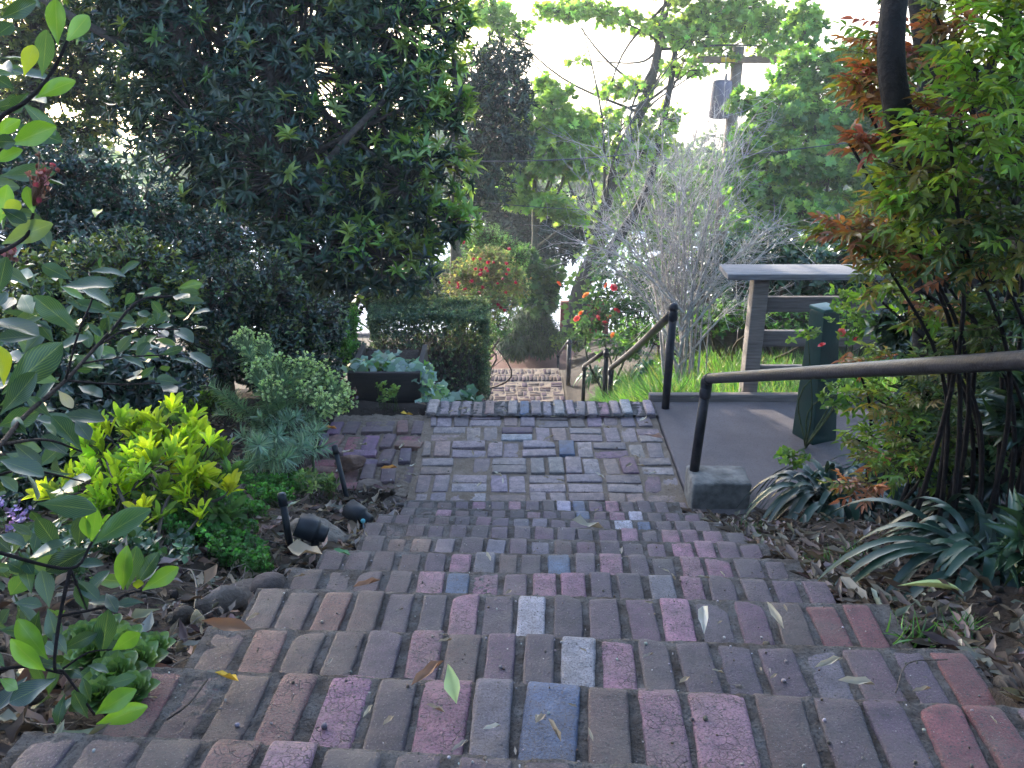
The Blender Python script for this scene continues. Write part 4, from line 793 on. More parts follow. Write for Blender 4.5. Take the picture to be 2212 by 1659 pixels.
def strap(name, label, cat, base, n, L, wd, cols, seed, reach=.75, mat=STRAP, az=None, rise=.55, seg=9, group=None, flop=1.0):
    """arching strap leaves"""
    r = np.random.default_rng(seed); t = thing(name, label, cat, base, group); q = MB(); base = np.array(base)
    for i in range(n):
        a = r.uniform(0, 6.28) if az is None else r.normal(az[0], az[1]); l = L * r.uniform(.6, 1.1); k = r.uniform(.35, 1.1) * reach; h = np.array([math.cos(a), math.sin(a), 0]); sd = np.array([-h[1], h[0], 0])
        s = np.linspace(0, 1, seg + 1); hor = l * k * (s - .12 * s * s); ver = l * rise * (1.75 * s - (1.3 + .75 * k * flop) * s ** 2.1)
        c = base + r.normal(size=3) * [.03, .03, 0] + h * hor[:, None] + np.array([0, 0, 1.0]) * ver[:, None] + sd * (.06 * l * r.normal() * s ** 2)[:, None]
        w = wd * r.uniform(.8, 1.15) * np.where(s < .7, .75 + .35 * s, np.maximum(.03, 1 - ((s - .7) / .3) ** 1.6)) * .5
        V = np.stack([c - sd * w[:, None] + [0, 0, .15 * wd], c, c + sd * w[:, None] + [0, 0, .15 * wd]], 1).reshape(-1, 3); F = []
        for j in range(seg): F += [[3 * j, 3 * j + 1, 3 * j + 4, 3 * j + 3], [3 * j + 1, 3 * j + 2, 3 * j + 5, 3 * j + 4]]
        q.add(V, np.array(F), (*pal(1, cols, None, .18, r)[0], 0), np.stack([np.tile([0, .5, 1], seg + 1), np.repeat(s, 3)], 1))
    q.build("leaves", mat, t); return t
strap("spider_plant", "pale thin bladed tuft in front of the planter's left corner", "spider plant", G(778, 862), 34, .16, .007, [(.25, .32, .22), (.18, .26, .14)], 91, .9)
CL = [(.015, .040, .028), (.022, .052, .034), (.012, .03, .022)]
strap("strap_leaf_plant", "dark strap leaved clump arching over the concrete pad beside the block", "strap leaf plant", G(1800, 1120), 100, .62, .036, CL, 92, .85, rise=.62)
strap("strap_leaf_plant", "dark strap leaved clump with long leaves fanning over the litter at right edge", "strap leaf plant", G(2170, 1190) + [.05, 0, 0], 90, .62, .036, CL, 93, .9, rise=.5)
strap("strap_leaf_plant", "deeply shaded strap leaved clump under the bamboo like shrub, behind the longest leaves", "strap leaf plant", G(2010, 1085), 80, .6, .036, CL, 94, .8, rise=.6)
DL = [(.05, .14, .05), (.07, .18, .08), (.04, .11, .05)]
strap("day_lily", "tall green sword leaved clump beside the ball topped handrail post", "day lily", G(1400, 835), 44, .62, .034, DL, 95, .55, rise=.85)
strap("day_lily", "arching bluish sword leaved clump at the elbow of the lower handrail", "day lily", G(1350, 850), 30, .5, .03, [(.08, .17, .10), (.06, .14, .07)], 96, .8, rise=.6)
strap("fern_plant", "small dark green fern like clump by the farthest handrail", "fern", np.array([1.25, 12.5, -2.7]), 40, .7, .03, [(.05, .11, .04)], 97, .8)

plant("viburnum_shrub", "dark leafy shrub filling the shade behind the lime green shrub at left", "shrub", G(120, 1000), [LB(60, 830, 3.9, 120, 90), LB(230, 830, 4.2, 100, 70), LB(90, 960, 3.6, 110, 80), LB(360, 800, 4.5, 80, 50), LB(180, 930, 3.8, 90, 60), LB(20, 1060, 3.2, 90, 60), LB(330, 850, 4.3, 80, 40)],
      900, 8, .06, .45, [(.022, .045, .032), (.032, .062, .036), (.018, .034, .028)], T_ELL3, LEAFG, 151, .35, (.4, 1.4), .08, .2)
cover("ground_ivy", "low dark ivy like leaves covering the bed under the lime green shrub", "ground cover", [(230, 1180, .14), (330, 1200, .12), (150, 1200, .12), (100, 1250, .1)], 260, 5, .03, [(.035, .07, .035), (.05, .10, .045), (.07, .13, .05)], 152, T_OB4, LEAFG, .6, (.02, .07))

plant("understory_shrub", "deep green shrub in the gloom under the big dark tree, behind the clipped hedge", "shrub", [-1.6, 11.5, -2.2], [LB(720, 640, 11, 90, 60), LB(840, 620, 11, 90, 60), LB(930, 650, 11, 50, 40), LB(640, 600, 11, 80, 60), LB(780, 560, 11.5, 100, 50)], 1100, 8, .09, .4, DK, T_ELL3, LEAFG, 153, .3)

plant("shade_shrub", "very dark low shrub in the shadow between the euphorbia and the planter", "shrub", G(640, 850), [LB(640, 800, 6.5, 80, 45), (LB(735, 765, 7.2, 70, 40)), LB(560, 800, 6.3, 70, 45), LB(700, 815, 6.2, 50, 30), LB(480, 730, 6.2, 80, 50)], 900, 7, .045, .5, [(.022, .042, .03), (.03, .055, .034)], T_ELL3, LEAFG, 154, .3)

strap("strap_leaf_plant", "dark strap leaved clump between the orange tinted low sprays and the litter", "strap leaf plant", G(1890, 1085), 80, .6, .036, CL, 98, .85, rise=.65)
strap("strap_leaf_plant", "lowest dark strap leaved clump, nearest the green fallen strap leaf", "strap leaf plant", G(2120, 1235), 70, .56, .034, CL, 99, .95, rise=.45)
# ================================================================== right side: nandina, dark trunks, roses
def compound(mb, qs, tips, ax, r, L, cols, nl=9, wr=.33):
    """pinnate sprays: rachis with paired leaflets"""
    n = len(tips); ax = nrm((ax + r.normal(size=(n, 3)) * .4) * np.array([1, 1, .45])); side = nrm(np.cross(ax, np.array([0, 0, 1.0]) + .3 * r.normal(size=(n, 3)))); up = np.cross(side, ax)
    ln = L * 3.2 * r.uniform(.7, 1.15, n); st = tips - ax * ln[:, None] * .55
    twigs(qs, st, tips + ax * ln[:, None] * .3, .0016, .0008, .06, 2, 3, (.10, .06, .04, 0), 5)
    for j in range(nl):
        t = (j // 2) / (nl / 2); s = 1 if j % 2 else -1; a = st + ax * (ln * (.25 + .75 * t))[:, None]
        D = (ax * (.40 + .4 * t) + side * s * (1.0 - .5 * t) - up * .16 + r.normal(size=(n, 3)) * .2) if j < nl - 1 else ax
        place(mb, T_LAN4, a, D, up + r.normal(size=(n, 3)) * .45, L * r.uniform(.6, 1.2, n), L * wr * r.uniform(.85, 1.15, n), cols * np.exp(r.normal(size=(n, 1)) * .15))
ORA = [(.30, .105, .05), (.34, .14, .07), (.24, .115, .05), (.33, .075, .05)]
GRN = [(.13, .25, .035), (.17, .31, .04), (.10, .19, .035), (.22, .30, .04)]
DGN = [(.035, .075, .025), (.05, .10, .03), (.06, .085, .025)]
OLI = [(.16, .19, .04), (.22, .17, .05), (.12, .16, .035)]
def nandina(name, label, cat, base, lobes, seed, L=.052, nl=9, canes=8):
    r = np.random.default_rng(seed); t = thing(name, label, cat, base); q, qs = MB(), MB()
    for (lb, n, cols, w) in lobes:
        tp, d, _ = lobe_pts([(lb[0] + np.array([.055, 0, 0]), *lb[1:])], int(n * 1.05), r, .3); compound(q, qs, tp, d * .7 + np.array([-.45, -.1, .05]), r, L, pal(len(tp), cols, w, .2, r), nl)
        c = lb[0]; b = np.array(base) + r.normal(size=3) * [.12, .1, 0]; m = b + (c - b) * .55 + np.array([(c[0] - b[0]) * -.25, 0, .12])
        p = smooth_path([b, m, c], 6); tube(qs, p, np.linspace(.010, .004, len(p)), 6, (.014, .010, .009, 0))
    for _ in range(canes):
        b = np.array(base) + np.clip(r.normal(size=3), -1, 1.5) * [.16, .12, 0] + [.12, 0, 0]; e = b + np.array([abs(r.normal()) * .3, r.normal() * .2, r.uniform(1.3, 2.2)]); p = smooth_path([b, (b + e) / 2 + r.normal(size=3) * .06, e], 6); tube(qs, p, np.linspace(.013, .007, len(p)), 7, (.012, .009, .008, 0))
    qs.build("canes", BARK, t); q.build("foliage", LEAFR, t); return t
mixw = ORA + GRN
nandina("heavenly_bamboo", "large bamboo like shrub with orange red and fresh green pointed leaflets filling the right side", "shrub", [1.75, 2.75, .35],
        [(LB(1890, 90, 2.5, 90), 44, ORA + OLI + GRN[:2], None), (LB(1845, 170, 2.45, 60), 30, ORA + OLI, None), (LB(1835, 310, 2.4, 45, 22), 12, ORA, None), (LB(1960, 230, 2.3, 80), 26, ORA + GRN, [2, 2, 2, 1, 1, 1, 1, 1]), (LB(2020, 30, 2.4, 80), 24, ORA[1:3] + OLI, None),
         (LB(2090, 110, 2.1, 110), 36, GRN, None), (LB(2180, 60, 2.1, 90), 30, GRN + OLI, None), (LB(2050, 260, 2.1, 130), 46, GRN, None), (LB(1960, 350, 2.3, 100), 44, GRN + OLI, None), (LB(2150, 330, 2.2, 120), 44, GRN + DGN, None),
         (LB(1920, 430, 2.4, 90), 40, OLI + GRN, None), (LB(2050, 450, 2.3, 120), 46, OLI + DGN + GRN[:2], None), (LB(1800, 495, 2.6, 75, 28), 26, ORA[:3] + OLI, None), (LB(1900, 540, 2.6, 90, 45), 42, OLI + GRN + ORA[:2], None), (LB(2010, 560, 2.5, 100, 60), 44, ORA[1:3] + OLI + DGN, None), (LB(2140, 520, 2.3, 100), 40, DGN + OLI, None),
         (LB(1870, 615, 2.8, 60, 30), 16, GRN + OLI, None), (LB(1970, 670, 2.8, 80, 40), 18, OLI + ORA[:2] + GRN, None), (LB(2100, 680, 2.6, 80), 34, DGN, None), (LB(2060, 740, 2.8, 90, 40), 30, DGN + OLI, None)], 101, .041, 11)
nandina("heavenly_bamboo", "lower bamboo like shrub with olive and orange tinted leaflets below the near handrail", "shrub", [1.85, 3.55, .1],
        [(LB(1890, 860, 3.4, 70, 45), 30, GRN + OLI, None), (LB(1960, 940, 3.3, 80, 50), 36, OLI + GRN, None), (LB(1850, 950, 3.4, 55, 35), 22, GRN + OLI, None), (LB(1900, 1010, 3.2, 70, 30), 24, ORA[:2] + OLI + GRN, None), (LB(1820, 1050, 3.1, 55, 20), 16, ORA + OLI, None), (LB(2000, 850, 3.4, 70, 50), 44, DGN + OLI, None), (LB(2070, 940, 3.2, 90, 70), 60, DGN, None), (LB(1960, 1000, 3.3, 70, 40), 30, DGN + GRN, None), (LB(2130, 860, 3.2, 80, 60), 40, DGN, None), (LB(1980, 790, 3.4, 80, 35), 18, OLI + DGN, None), (LB(1850, 780, 3.6, 50, 30), 18, OLI + ORA[:1], None)], 102, .038, 11, canes=9)
# dark tree standing behind it, with black leaning trunks
r = np.random.default_rng(103)
def trunk_tree(name, label, base, trunks, lobes, n, k, L, cols, seed, T=T_ELL3, mat=LEAFG, wr=.45, **kw):
    t = plant(name, label, "tree", base, lobes, n, k, L, wr, cols, T, mat, seed, trunk=trunks[0], r0=.03, parts=("trunk", "crown"), **kw)
    for tr in trunks[1:]:
        q = MB(); p = smooth_path([x[0] for x in tr], 6); tube(q, p, np.interp(np.linspace(0, 1, len(p)), np.linspace(0, 1, len(tr)), [x[1] for x in tr]), 10, kw.get("twcol", BRK)); q.build("limb", BARK, t)
    return t
BK = (.022, .018, .016, 0)
b = W(2110, 950, 3.9); b[2] = ground(b[0], b[1], False)
trunk_tree("shade_tree", "very dark tree at the right edge with several black upright stems", b,
           [[(b, .06), (W(2100, 650, 3.9), .055), (W(2060, 330, 3.8), .05), (W(1990, 60, 3.7), .045), (W(1960, -250, 3.7), .04)], [(b + [.15, .1, 0], .05), (W(2170, 640, 3.9), .045), (W(2190, 300, 3.9), .04), (W(2180, -200, 3.9), .035)], [(b + [-.12, .05, 0], .035), (W(1985, 700, 3.9), .03), (W(1960, 560, 3.9), .028), (W(1945, 430, 3.9), .025)],
            [(b + [.3, 0, 0], .05), (W(2230, 700, 3.7), .045), (W(2235, 300, 3.7), .04), (W(2240, -100, 3.7), .03)], [(W(2010, 420, 2.7), .03), (W(1960, 320, 2.45), .034), (W(1938, 230, 2.3), .036), (W(1925, 90, 2.25), .034), (W(1950, -150, 2.25), .03)]],
           [LB(2180, 250, 4.2, 110), LB(2140, 480, 4.3, 120), LB(2240, 650, 4.0, 130), LB(2230, 850, 3.7, 130), LB(2120, 850, 4.0, 90), LB(2300, 400, 3.8, 200), LB(2020, 150, 4.2, 60), LB(2150, -150, 4.0, 300, 150), LB(2190, 960, 3.5, 90), LB(2320, 1000, 3.2, 120), LB(2040, 800, 4.1, 90), LB(2000, 930, 3.9, 80, 60), LB(2100, 1000, 3.7, 80, 50), LB(1960, 700, 4.3, 60)], 2300, 8, .085, [(.022, .045, .022), (.03, .06, .025), (.016, .03, .018)], 104, twcol=BK)
plant("laurel_shrub", "low deeply shaded shrub with broad dark leaves at the lower right edge", "shrub", G(2230, 1050), [LB(2120, 900, 3.6, 70, 70), LB(2060, 1000, 3.6, 60, 40), LB(2170, 1010, 3.2, 60, 40), LB(2150, 800, 3.6, 80, 60), LB(2200, 820, 3.0, 60, 50), LB(2210, 900, 2.9, 60, 40), LB(2230, 1180, 2.3, 50, 90)], 360, 7, .11, .3, [(.02, .045, .03), (.03, .06, .03)], T_LAN4, LEAFG, 105, .3)
def rose_flower(mb, c, s, colr, r):
    for ring, (n, rr, tilt) in enumerate([(4, .25, .2), (5, .55, .7), (6, .9, 1.1)]):
        a = np.arange(n) * 6.283 / n + ring * .5 + r.uniform(); D = np.stack([np.cos(a) * math.sin(tilt), np.sin(a) * math.sin(tilt), np.full(n, math.cos(tilt))], 1)
        place(mb, T_OB4, np.repeat(np.zeros((1, 3)), n, 0), D, np.stack([-np.cos(a), -np.sin(a), np.full(n, .5)], 1), s * (.75 + .3 * rr), s * (.7 + .4 * rr), pal(n, [colr], None, .12, r))
def flowers(parent, spots, size, r, colour_of, nm="flower"):
    protos = {}
    for i, (px, py, d, cn) in enumerate(spots):
        if cn not in protos:
            q = MB(); rose_flower(q, 0, size, colour_of[cn], r); o = q.build(nm, PETAL); o.parent = parent; protos[cn] = o
        else: o = protos[cn].copy(); COL.objects.link(o)
        o.parent = parent; o.location = Vector(W(px, py, d)) - parent.location; o.rotation_euler = (R(r.uniform(20, 80)), R(r.normal() * 20), r.uniform(0, 6)); o.scale = (r.uniform(.8, 1.15),) * 3
RC = dict(red=(.62, .04, .05), orange=(.85, .19, .05), pink=(.75, .16, .17), apricot=(.85, .38, .12), rosy=(.72, .07, .10))
rg = plant("rose_bush", "rose bush with a few coral pink buds climbing around the green pillar", "rose bush", [1.75, 4.75, 0], [LB(1850, 700, 4.6, 60, 40), LB(1930, 710, 4.6, 70, 35), LB(1830, 640, 4.8, 40, 40), LB(1745, 725, 4.5, 35, 18), LB(1830, 850, 4.4, 60, 60), LB(1900, 830, 4.4, 60, 60), LB(1710, 985, 4.2, 40, 14)], 200, 5, .04, .6, [(.09, .18, .05), (.14, .25, .05), (.17, .27, .06)], T_ELL3, LEAFS, 106, .3, r0=.006, twcol=(.05, .07, .03, 0), twr=(.003, .0015))
flowers(rg, [(1776, 748, 4.45, "rosy"), (1818, 718, 4.6, "pink"), (1851, 735, 4.6, "rosy"), (1912, 722, 4.6, "pink"), (2003, 690, 4.6, "pink"), (1962, 665, 4.6, "rosy")], .028, r, RC, "bud")

# ---- bare grey shrub
r = np.random.default_rng(110); bb = PY(1470, 745, 7.5); bb[2] = ground(bb[0], bb[1], False) - .03; bs = thing("bare_shrub", "leafless grey twiggy shrub standing in the grass behind the ball topped post", "shrub", bb); q = MB(); A = []; B = []; ra = []
for i in range(22):
    a = bb + np.array([r.normal() * .09, r.normal() * .08, 0]); px = 1475 + r.normal() * 120; py = r.uniform(190, 420); d = 7.9 + r.normal() * .3; e = W(px, py, d); m = a + (e - a) * .5 + np.array([-(e[0] - a[0]) * .28, 0, .1]) + r.normal(size=3) * .04
    p = smooth_path([a, m, e], 7); tube(q, p, np.linspace(r.uniform(.007, .015), .002, len(p)), 5, (.30, .275, .265, 0), False)
    for j in range(19):
        s = int(len(p) * r.uniform(.25, .98)) ; s = min(s, len(p) - 2); c = p[s]; dr = nrm(nrm(p[s + 1] - p[s]) * .8 + nrm(r.normal(size=3)) * .75 + np.array([0, 0, .1])); l = r.uniform(.15, .6); A.append(c); B.append(c + dr * l); ra.append(.0035)
        for _ in range(5): A.append(c + dr * l * r.uniform(.3, .95)); B.append(A[-1] + nrm(dr + r.normal(size=3) * .6) * l * r.uniform(.25, .55)); ra.append(.0018)
for (px, py) in [(1290, 470), (1240, 440), (1330, 540), (1640, 520), (1690, 470), (1720, 500), (1600, 400), (1350, 350), (1300, 560), (1660, 620), (1250, 520), (1560, 330)]:
    e = W(px, py, 7.8 + r.normal() * .3); a = bb + np.array([0, 0, r.uniform(.2, .9)]); m = (a + e) / 2 + [0, 0, .12]; p = smooth_path([a, m, e], 7); tube(q, p, np.linspace(.013, .0025, len(p)), 5, (.36, .34, .33, 0), False)
    for j in range(30):
        s = r.integers(4, len(p) - 1); c = p[s]; dr = nrm(nrm(e - a) + r.normal(size=3) * .8); l = r.uniform(.1, .45); A.append(c); B.append(c + dr * l); ra.append(.003)
        for _ in range(3): A.append(c + dr * l * r.uniform(.4, .95)); B.append(A[-1] + nrm(dr + r.normal(size=3) * .6) * l * .5); ra.append(.0017)
twigs(q, A, B, np.array(ra), np.array(ra) * .45, .08, 3, 3, (.42, .40, .39, 0), 111); q.build("branches", BARK, bs)

# ---- green things beyond the rail on the right
SG = [(.06, .14, .05), (.09, .19, .06), (.045, .10, .045), (.12, .23, .07)]
plant("broadleaf_shrub", "dark green broad leaved shrub behind the timber fence cap", "shrub", [2.9, 9.0, -1.1], [LB(1660, 560, 9.2, 90, 60), LB(1740, 590, 9.2, 80, 50), LB(1600, 620, 9.0, 60, 50), LB(1850, 560, 9.5, 110, 50), LB(1980, 570, 9.8, 120, 50), LB(1560, 570, 9.3, 60, 60)], 900, 7, .09, .5, [(.035, .075, .045), (.05, .10, .055), (.028, .055, .04)], T_ELL3, LEAFG, 120, .3)
plant("leafy_weeds", "bank of leafy green weeds behind the bare shrub and the fence post", "weeds", [2.3, 8.6, -1.0], [LB(1540, 690, 8.6, 70, 30), LB(1600, 670, 8.7, 60, 35), LB(1690, 690, 8.4, 80, 25), LB(1480, 700, 8.6, 60, 30), LB(1800, 690, 8.5, 90, 30), LB(1380, 720, 9.4, 60, 30)], 800, 7, .05, .5, SG, T_ELL3, LEAFS, 121, .2)
rb = plant("rose_bush", "rose bush with orange and red blooms beside the lower handrails", "rose bush", [1.35, 11.6, -2.6], [LB(1320, 640, 12.4, 70, 55), LB(1370, 680, 12.0, 70, 50), LB(1280, 690, 12.3, 45, 55), LB(1310, 570, 12.8, 40, 40), LB(1400, 620, 12.2, 60, 60), LB(1340, 740, 11.6, 70, 30), LB(1440, 690, 11.5, 50, 50)], 620, 6, .07, .6, [(.05, .11, .06), (.08, .16, .09), (.11, .2, .10)], T_ELL3, LEAFS, 122, .3, twcol=(.05, .06, .035, 0))
flowers(rb, [(1206, 614, 12.2, "orange"), (1312, 618, 12.0, "orange"), (1325, 622, 12.0, "rosy"), (1257, 679, 12.0, "orange"), (1290, 687, 11.9, "rosy"), (1319, 686, 11.9, "apricot"), (1307, 699, 11.9, "rosy"), (1331, 673, 11.8, "red"), (1247, 690, 12.1, "pink"), (1267, 640, 12.0, "apricot"), (1326, 725, 11.4, "apricot")], .055, r, RC, "bloom")
fu = plant("fuchsia_bush", "arching fuchsia bush hung with small red flowers behind the clipped hedge", "shrub", [-.9, 11.2, -2.4], [LB(1060, 600, 11.4, 75, 60), LB(1000, 600, 11.3, 60, 50), LB(1110, 610, 11.5, 40, 50), LB(1050, 660, 11.0, 70, 40), LB(1010, 650, 10.8, 60, 40), LB(1060, 555, 11.6, 60, 30)], 1300, 6, .036, .5, [(.14, .20, .10), (.19, .25, .12), (.24, .22, .12), (.10, .15, .08)], T_ELL2, LEAFS, 123, .25, tw=.9, twr=(.006, .002), twcol=(.26, .22, .12, 0))
q = MB(); rr = np.random.default_rng(124)
for k in range(3):
    a = k * 2.1; place(q, T_LAN4, np.zeros((4, 3)), np.stack([np.cos(np.arange(4) * 1.57 + a) * (.3 + .3 * k), np.sin(np.arange(4) * 1.57 + a) * (.3 + .3 * k), -np.ones(4) * (1 - .25 * k)], 1), np.array([[0, .3, 1.0]] * 4), .055, .026, pal(4, [(.45, .03, .07)], None, .2, rr))
f0 = None
for i in range(32):
    px, py = (rr.normal(1045, 48), rr.normal(610, 42)) if i > 5 else ([1082, 1090, 1055, 1003, 992, 1078][i], [662, 668, 664, 622, 610, 655][i]); py = min(py, 675)
    if f0 is None: f0 = o = q.build("flower", PETAL); 
    else: o = f0.copy(); COL.objects.link(o)
    o.parent = fu; o.location = Vector(W(px, py, 10.75 + rr.uniform(-.15, .1))) - fu.location; o.rotation_euler = (rr.normal() * .4, rr.normal() * .4, rr.uniform(0, 6)); o.scale = (rr.uniform(.45, .85),) * 3
plant("ferny_shrub", "feathery pale green shrub rising behind the red flowered fuchsia", "shrub", [-.7, 12.6, -2.8], [LB(1050, 515, 12.8, 45, 40), LB(1090, 535, 12.8, 40, 40), LB(1030, 550, 12.8, 40, 40), LB(1030, 490, 12.9, 14, 25), LB(1120, 560, 12.8, 30, 40)], 1100, 9, .03, .35, [(.11, .22, .10), (.15, .28, .12), (.08, .16, .08)], T_ELL2, LEAFS, 125, .2, axup=1.2, along=.1)
plant("hebe_shrub", "small leafy shrub tucked between the clipped hedge and the lower path", "shrub", [-.75, 13.2, -3.2], [LB(1050, 720, 12.2, 30, 50), LB(1070, 700, 12.6, 40, 40), LB(1030, 740, 11.5, 20, 25)], 360, 7, .04, .5, [(.06, .13, .07), (.09, .17, .1)], T_ELL2, LEAFS, 126, .2)
# ---- fine bamboo mound at the path's end
r = np.random.default_rng(127); bmb = thing("bamboo_clump", "dark mounded clump of fine leaved bamboo at the end of the lower path", "bamboo", [.3, 19.8, -4.8]); q = MB(); qs = MB()
tp, d, _ = lobe_pts([LB(1145, 715, 19.6, 55, 45), LB(1115, 735, 19.4, 40, 35), LB(1175, 735, 19.5, 35, 32), LB(1150, 680, 19.8, 30, 35)], 2600, r, .3)
place(q, T_NEED, np.repeat(tp, 5, 0), np.repeat(d, 5, 0) * .6 + r.normal(size=(len(tp) * 5, 3)) * .5 + [0, 0, -.25], np.array([0, 0, 1.0]) + 0 * np.repeat(tp, 5, 0), .17, .02, pal(len(tp) * 5, [(.035, .075, .03), (.05, .10, .035), (.025, .05, .03)], None, .2, r)); q.build("foliage", LEAFM, bmb)
twigs(qs, np.array([[.3, 19.8, -4.8]]) + r.normal(size=(120, 3)) * [.35, .2, 0], tp[:120], .012, .004, .1, 3, 3, (.06, .07, .03, 0), 3); qs.build("canes", BARK, bmb)
plant("hedge_shrub", "yellow green ground shrub beside the far handrail at the path's end", "shrub", [1.35, 19.2, -4.6], [LB(1215, 735, 19.0, 30, 18), LB(1245, 740, 18.5, 30, 16)], 260, 7, .06, .6, [(.12, .2, .05), (.17, .25, .06), (.07, .12, .04)], T_ELL2, LEAFS, 128, .2)

# ---- maples and the trees of the slope
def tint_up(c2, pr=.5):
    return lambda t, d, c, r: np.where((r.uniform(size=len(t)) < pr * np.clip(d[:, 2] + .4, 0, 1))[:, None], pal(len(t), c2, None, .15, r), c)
LM = [(.19, .33, .08), (.24, .39, .09), (.15, .27, .07), (.29, .42, .10)]
def tree(label, base, trunk, lobes, n, k, L, cols, seed, name="maple_tree", T=T_MAPLE, mat=LEAFS, wr=1.0, tw=.5, twcol=(.10, .09, .06, 0), **kw):
    return plant(name, label, "tree", base, lobes, n, k, L, wr, cols, T, mat, seed, kw.pop("inner", .3), trunk=trunk, parts=("trunk", "crown"), tw=tw, r0=kw.pop("r0", .04), twcol=twcol, twr=kw.pop("twr", (.012, .004)), spread=(.5, 1.5), **kw)
b = np.array([.55, 20.2, -5.0])
tree("slender young maple with fresh yellow green leaves at the end of the path", b, [(b, .10), (W(1153, 600, 20), .075), (W(1156, 420, 20), .06), (W(1165, 280, 20), .04), (W(1170, 190, 20), .02)],
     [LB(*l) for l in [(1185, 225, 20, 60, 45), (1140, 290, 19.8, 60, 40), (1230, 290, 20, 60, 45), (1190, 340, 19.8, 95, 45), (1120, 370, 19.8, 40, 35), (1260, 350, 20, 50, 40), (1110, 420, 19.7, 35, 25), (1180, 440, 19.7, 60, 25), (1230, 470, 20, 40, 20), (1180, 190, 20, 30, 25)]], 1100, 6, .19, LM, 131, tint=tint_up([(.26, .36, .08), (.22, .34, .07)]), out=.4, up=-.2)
tree("low maple shoots with darker green leaves around the young maple's trunk", b + [-.15, -.3, 0], [(b + [-.15, -.3, 0], .05), (W(1150, 640, 19.4), .04), (W(1145, 560, 19.4), .02)], [LB(*l) for l in [(1140, 610, 19.3, 45, 50), (1185, 600, 19.3, 30, 40), (1170, 660, 19.2, 30, 30), (1130, 560, 19.4, 35, 30), (1190, 650, 19.3, 14, 30)]], 420, 6, .16, [(.04, .095, .04), (.06, .13, .05), (.09, .17, .05)], 132)
b = W(1222, 735, 22); b[2] = -5.3
tk = [(b, .26), (W(1258, 630, 22), .22), (W(1285, 545, 22.2), .2), (W(1320, 400, 22.6), .17), (W(1385, 245, 23), .15), (W(1418, 130, 23), .12), (W(1445, -20, 23), .09)]
st = tree("tall open tree with black leaning ivy clad trunk and thin light green canopy", b, tk,
     [LB(*l) for l in [(1230, 25, 23, 70, 25), (1330, 40, 23, 60, 25), (1100, 60, 22.5, 60, 25), (1430, 60, 23, 70, 30), (1520, 40, 23, 90, 40), (1610, 50, 23.2, 80, 50), (1660, 100, 23, 60, 30), (1480, 150, 23, 60, 25), (1350, 190, 23, 70, 25), (1300, 260, 22.6, 60, 30), (1400, 300, 22.8, 70, 40), (1050, 10, 22.5, 40, 25), (1560, 120, 23, 60, 20), (1250, 130, 23, 30, 14), (1470, -60, 23, 200, 60), (1370, 330, 22.5, 60, 40), (1500, 80, 23, 90, 40), (1600, 20, 23, 100, 40), (1690, 50, 23, 60, 40), (1290, 300, 22.5, 60, 50), (1430, 260, 23, 50, 40), (1060, 30, 22.5, 60, 30), (1250, 20, 23, 100, 20)]], 3000, 5, .16, [(.26, .40, .10), (.31, .45, .12), (.20, .32, .08)], 133, name="open_tree", inner=.2, twcol=(.06, .05, .042, 0), tw=.5, twr=(.014, .005), r0=.04)
q = MB(); p = smooth_path([W(1275, 560, 22.1), W(1300, 560, 22.3), W(1345, 500, 22.6), W(1400, 400, 22.8), W(1445, 200, 23), W(1465, 60, 23)], 6); tube(q, p, np.linspace(.17, .06, len(p)), 10, (.035, .03, .028, 0)); q.build("limb", BARK, st)
q = MB(); pts = smooth_path([x[0] for x in tk[:5]], 20); i = np.random.default_rng(3).integers(0, len(pts), 420); rr = np.random.default_rng(4); O = pts[i] + rr.normal(size=(420, 3)) * [.2, .12, .1] + [0, -.15, 0]
place(q, T_IVY, O, nrm(rr.normal(size=(420, 3)) + [0, 0, -.4]), np.array([0, -1, .4]) + rr.normal(size=(420, 3)) * .4, .16, .16, pal(420, [(.14, .24, .05), (.10, .18, .05), (.2, .3, .06)], None, .2, rr)); q.build("ivy", LEAFS, st)
b = W(1780, 640, 17.5)
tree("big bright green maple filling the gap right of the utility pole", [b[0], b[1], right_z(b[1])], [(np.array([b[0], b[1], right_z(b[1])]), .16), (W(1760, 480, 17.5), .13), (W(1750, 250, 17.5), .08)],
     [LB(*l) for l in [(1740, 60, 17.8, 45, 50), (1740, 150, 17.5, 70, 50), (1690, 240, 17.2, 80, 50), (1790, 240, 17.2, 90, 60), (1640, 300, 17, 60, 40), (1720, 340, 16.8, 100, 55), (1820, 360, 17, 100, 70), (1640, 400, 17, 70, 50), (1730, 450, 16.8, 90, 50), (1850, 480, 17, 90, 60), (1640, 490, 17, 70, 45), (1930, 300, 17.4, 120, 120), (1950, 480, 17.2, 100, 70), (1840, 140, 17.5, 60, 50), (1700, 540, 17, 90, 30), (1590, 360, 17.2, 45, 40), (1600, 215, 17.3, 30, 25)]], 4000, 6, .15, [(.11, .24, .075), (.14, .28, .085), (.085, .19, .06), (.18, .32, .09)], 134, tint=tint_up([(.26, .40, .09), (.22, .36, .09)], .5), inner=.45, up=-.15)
DK2 = [(.028, .050, .036), (.038, .062, .042), (.022, .038, .03)]
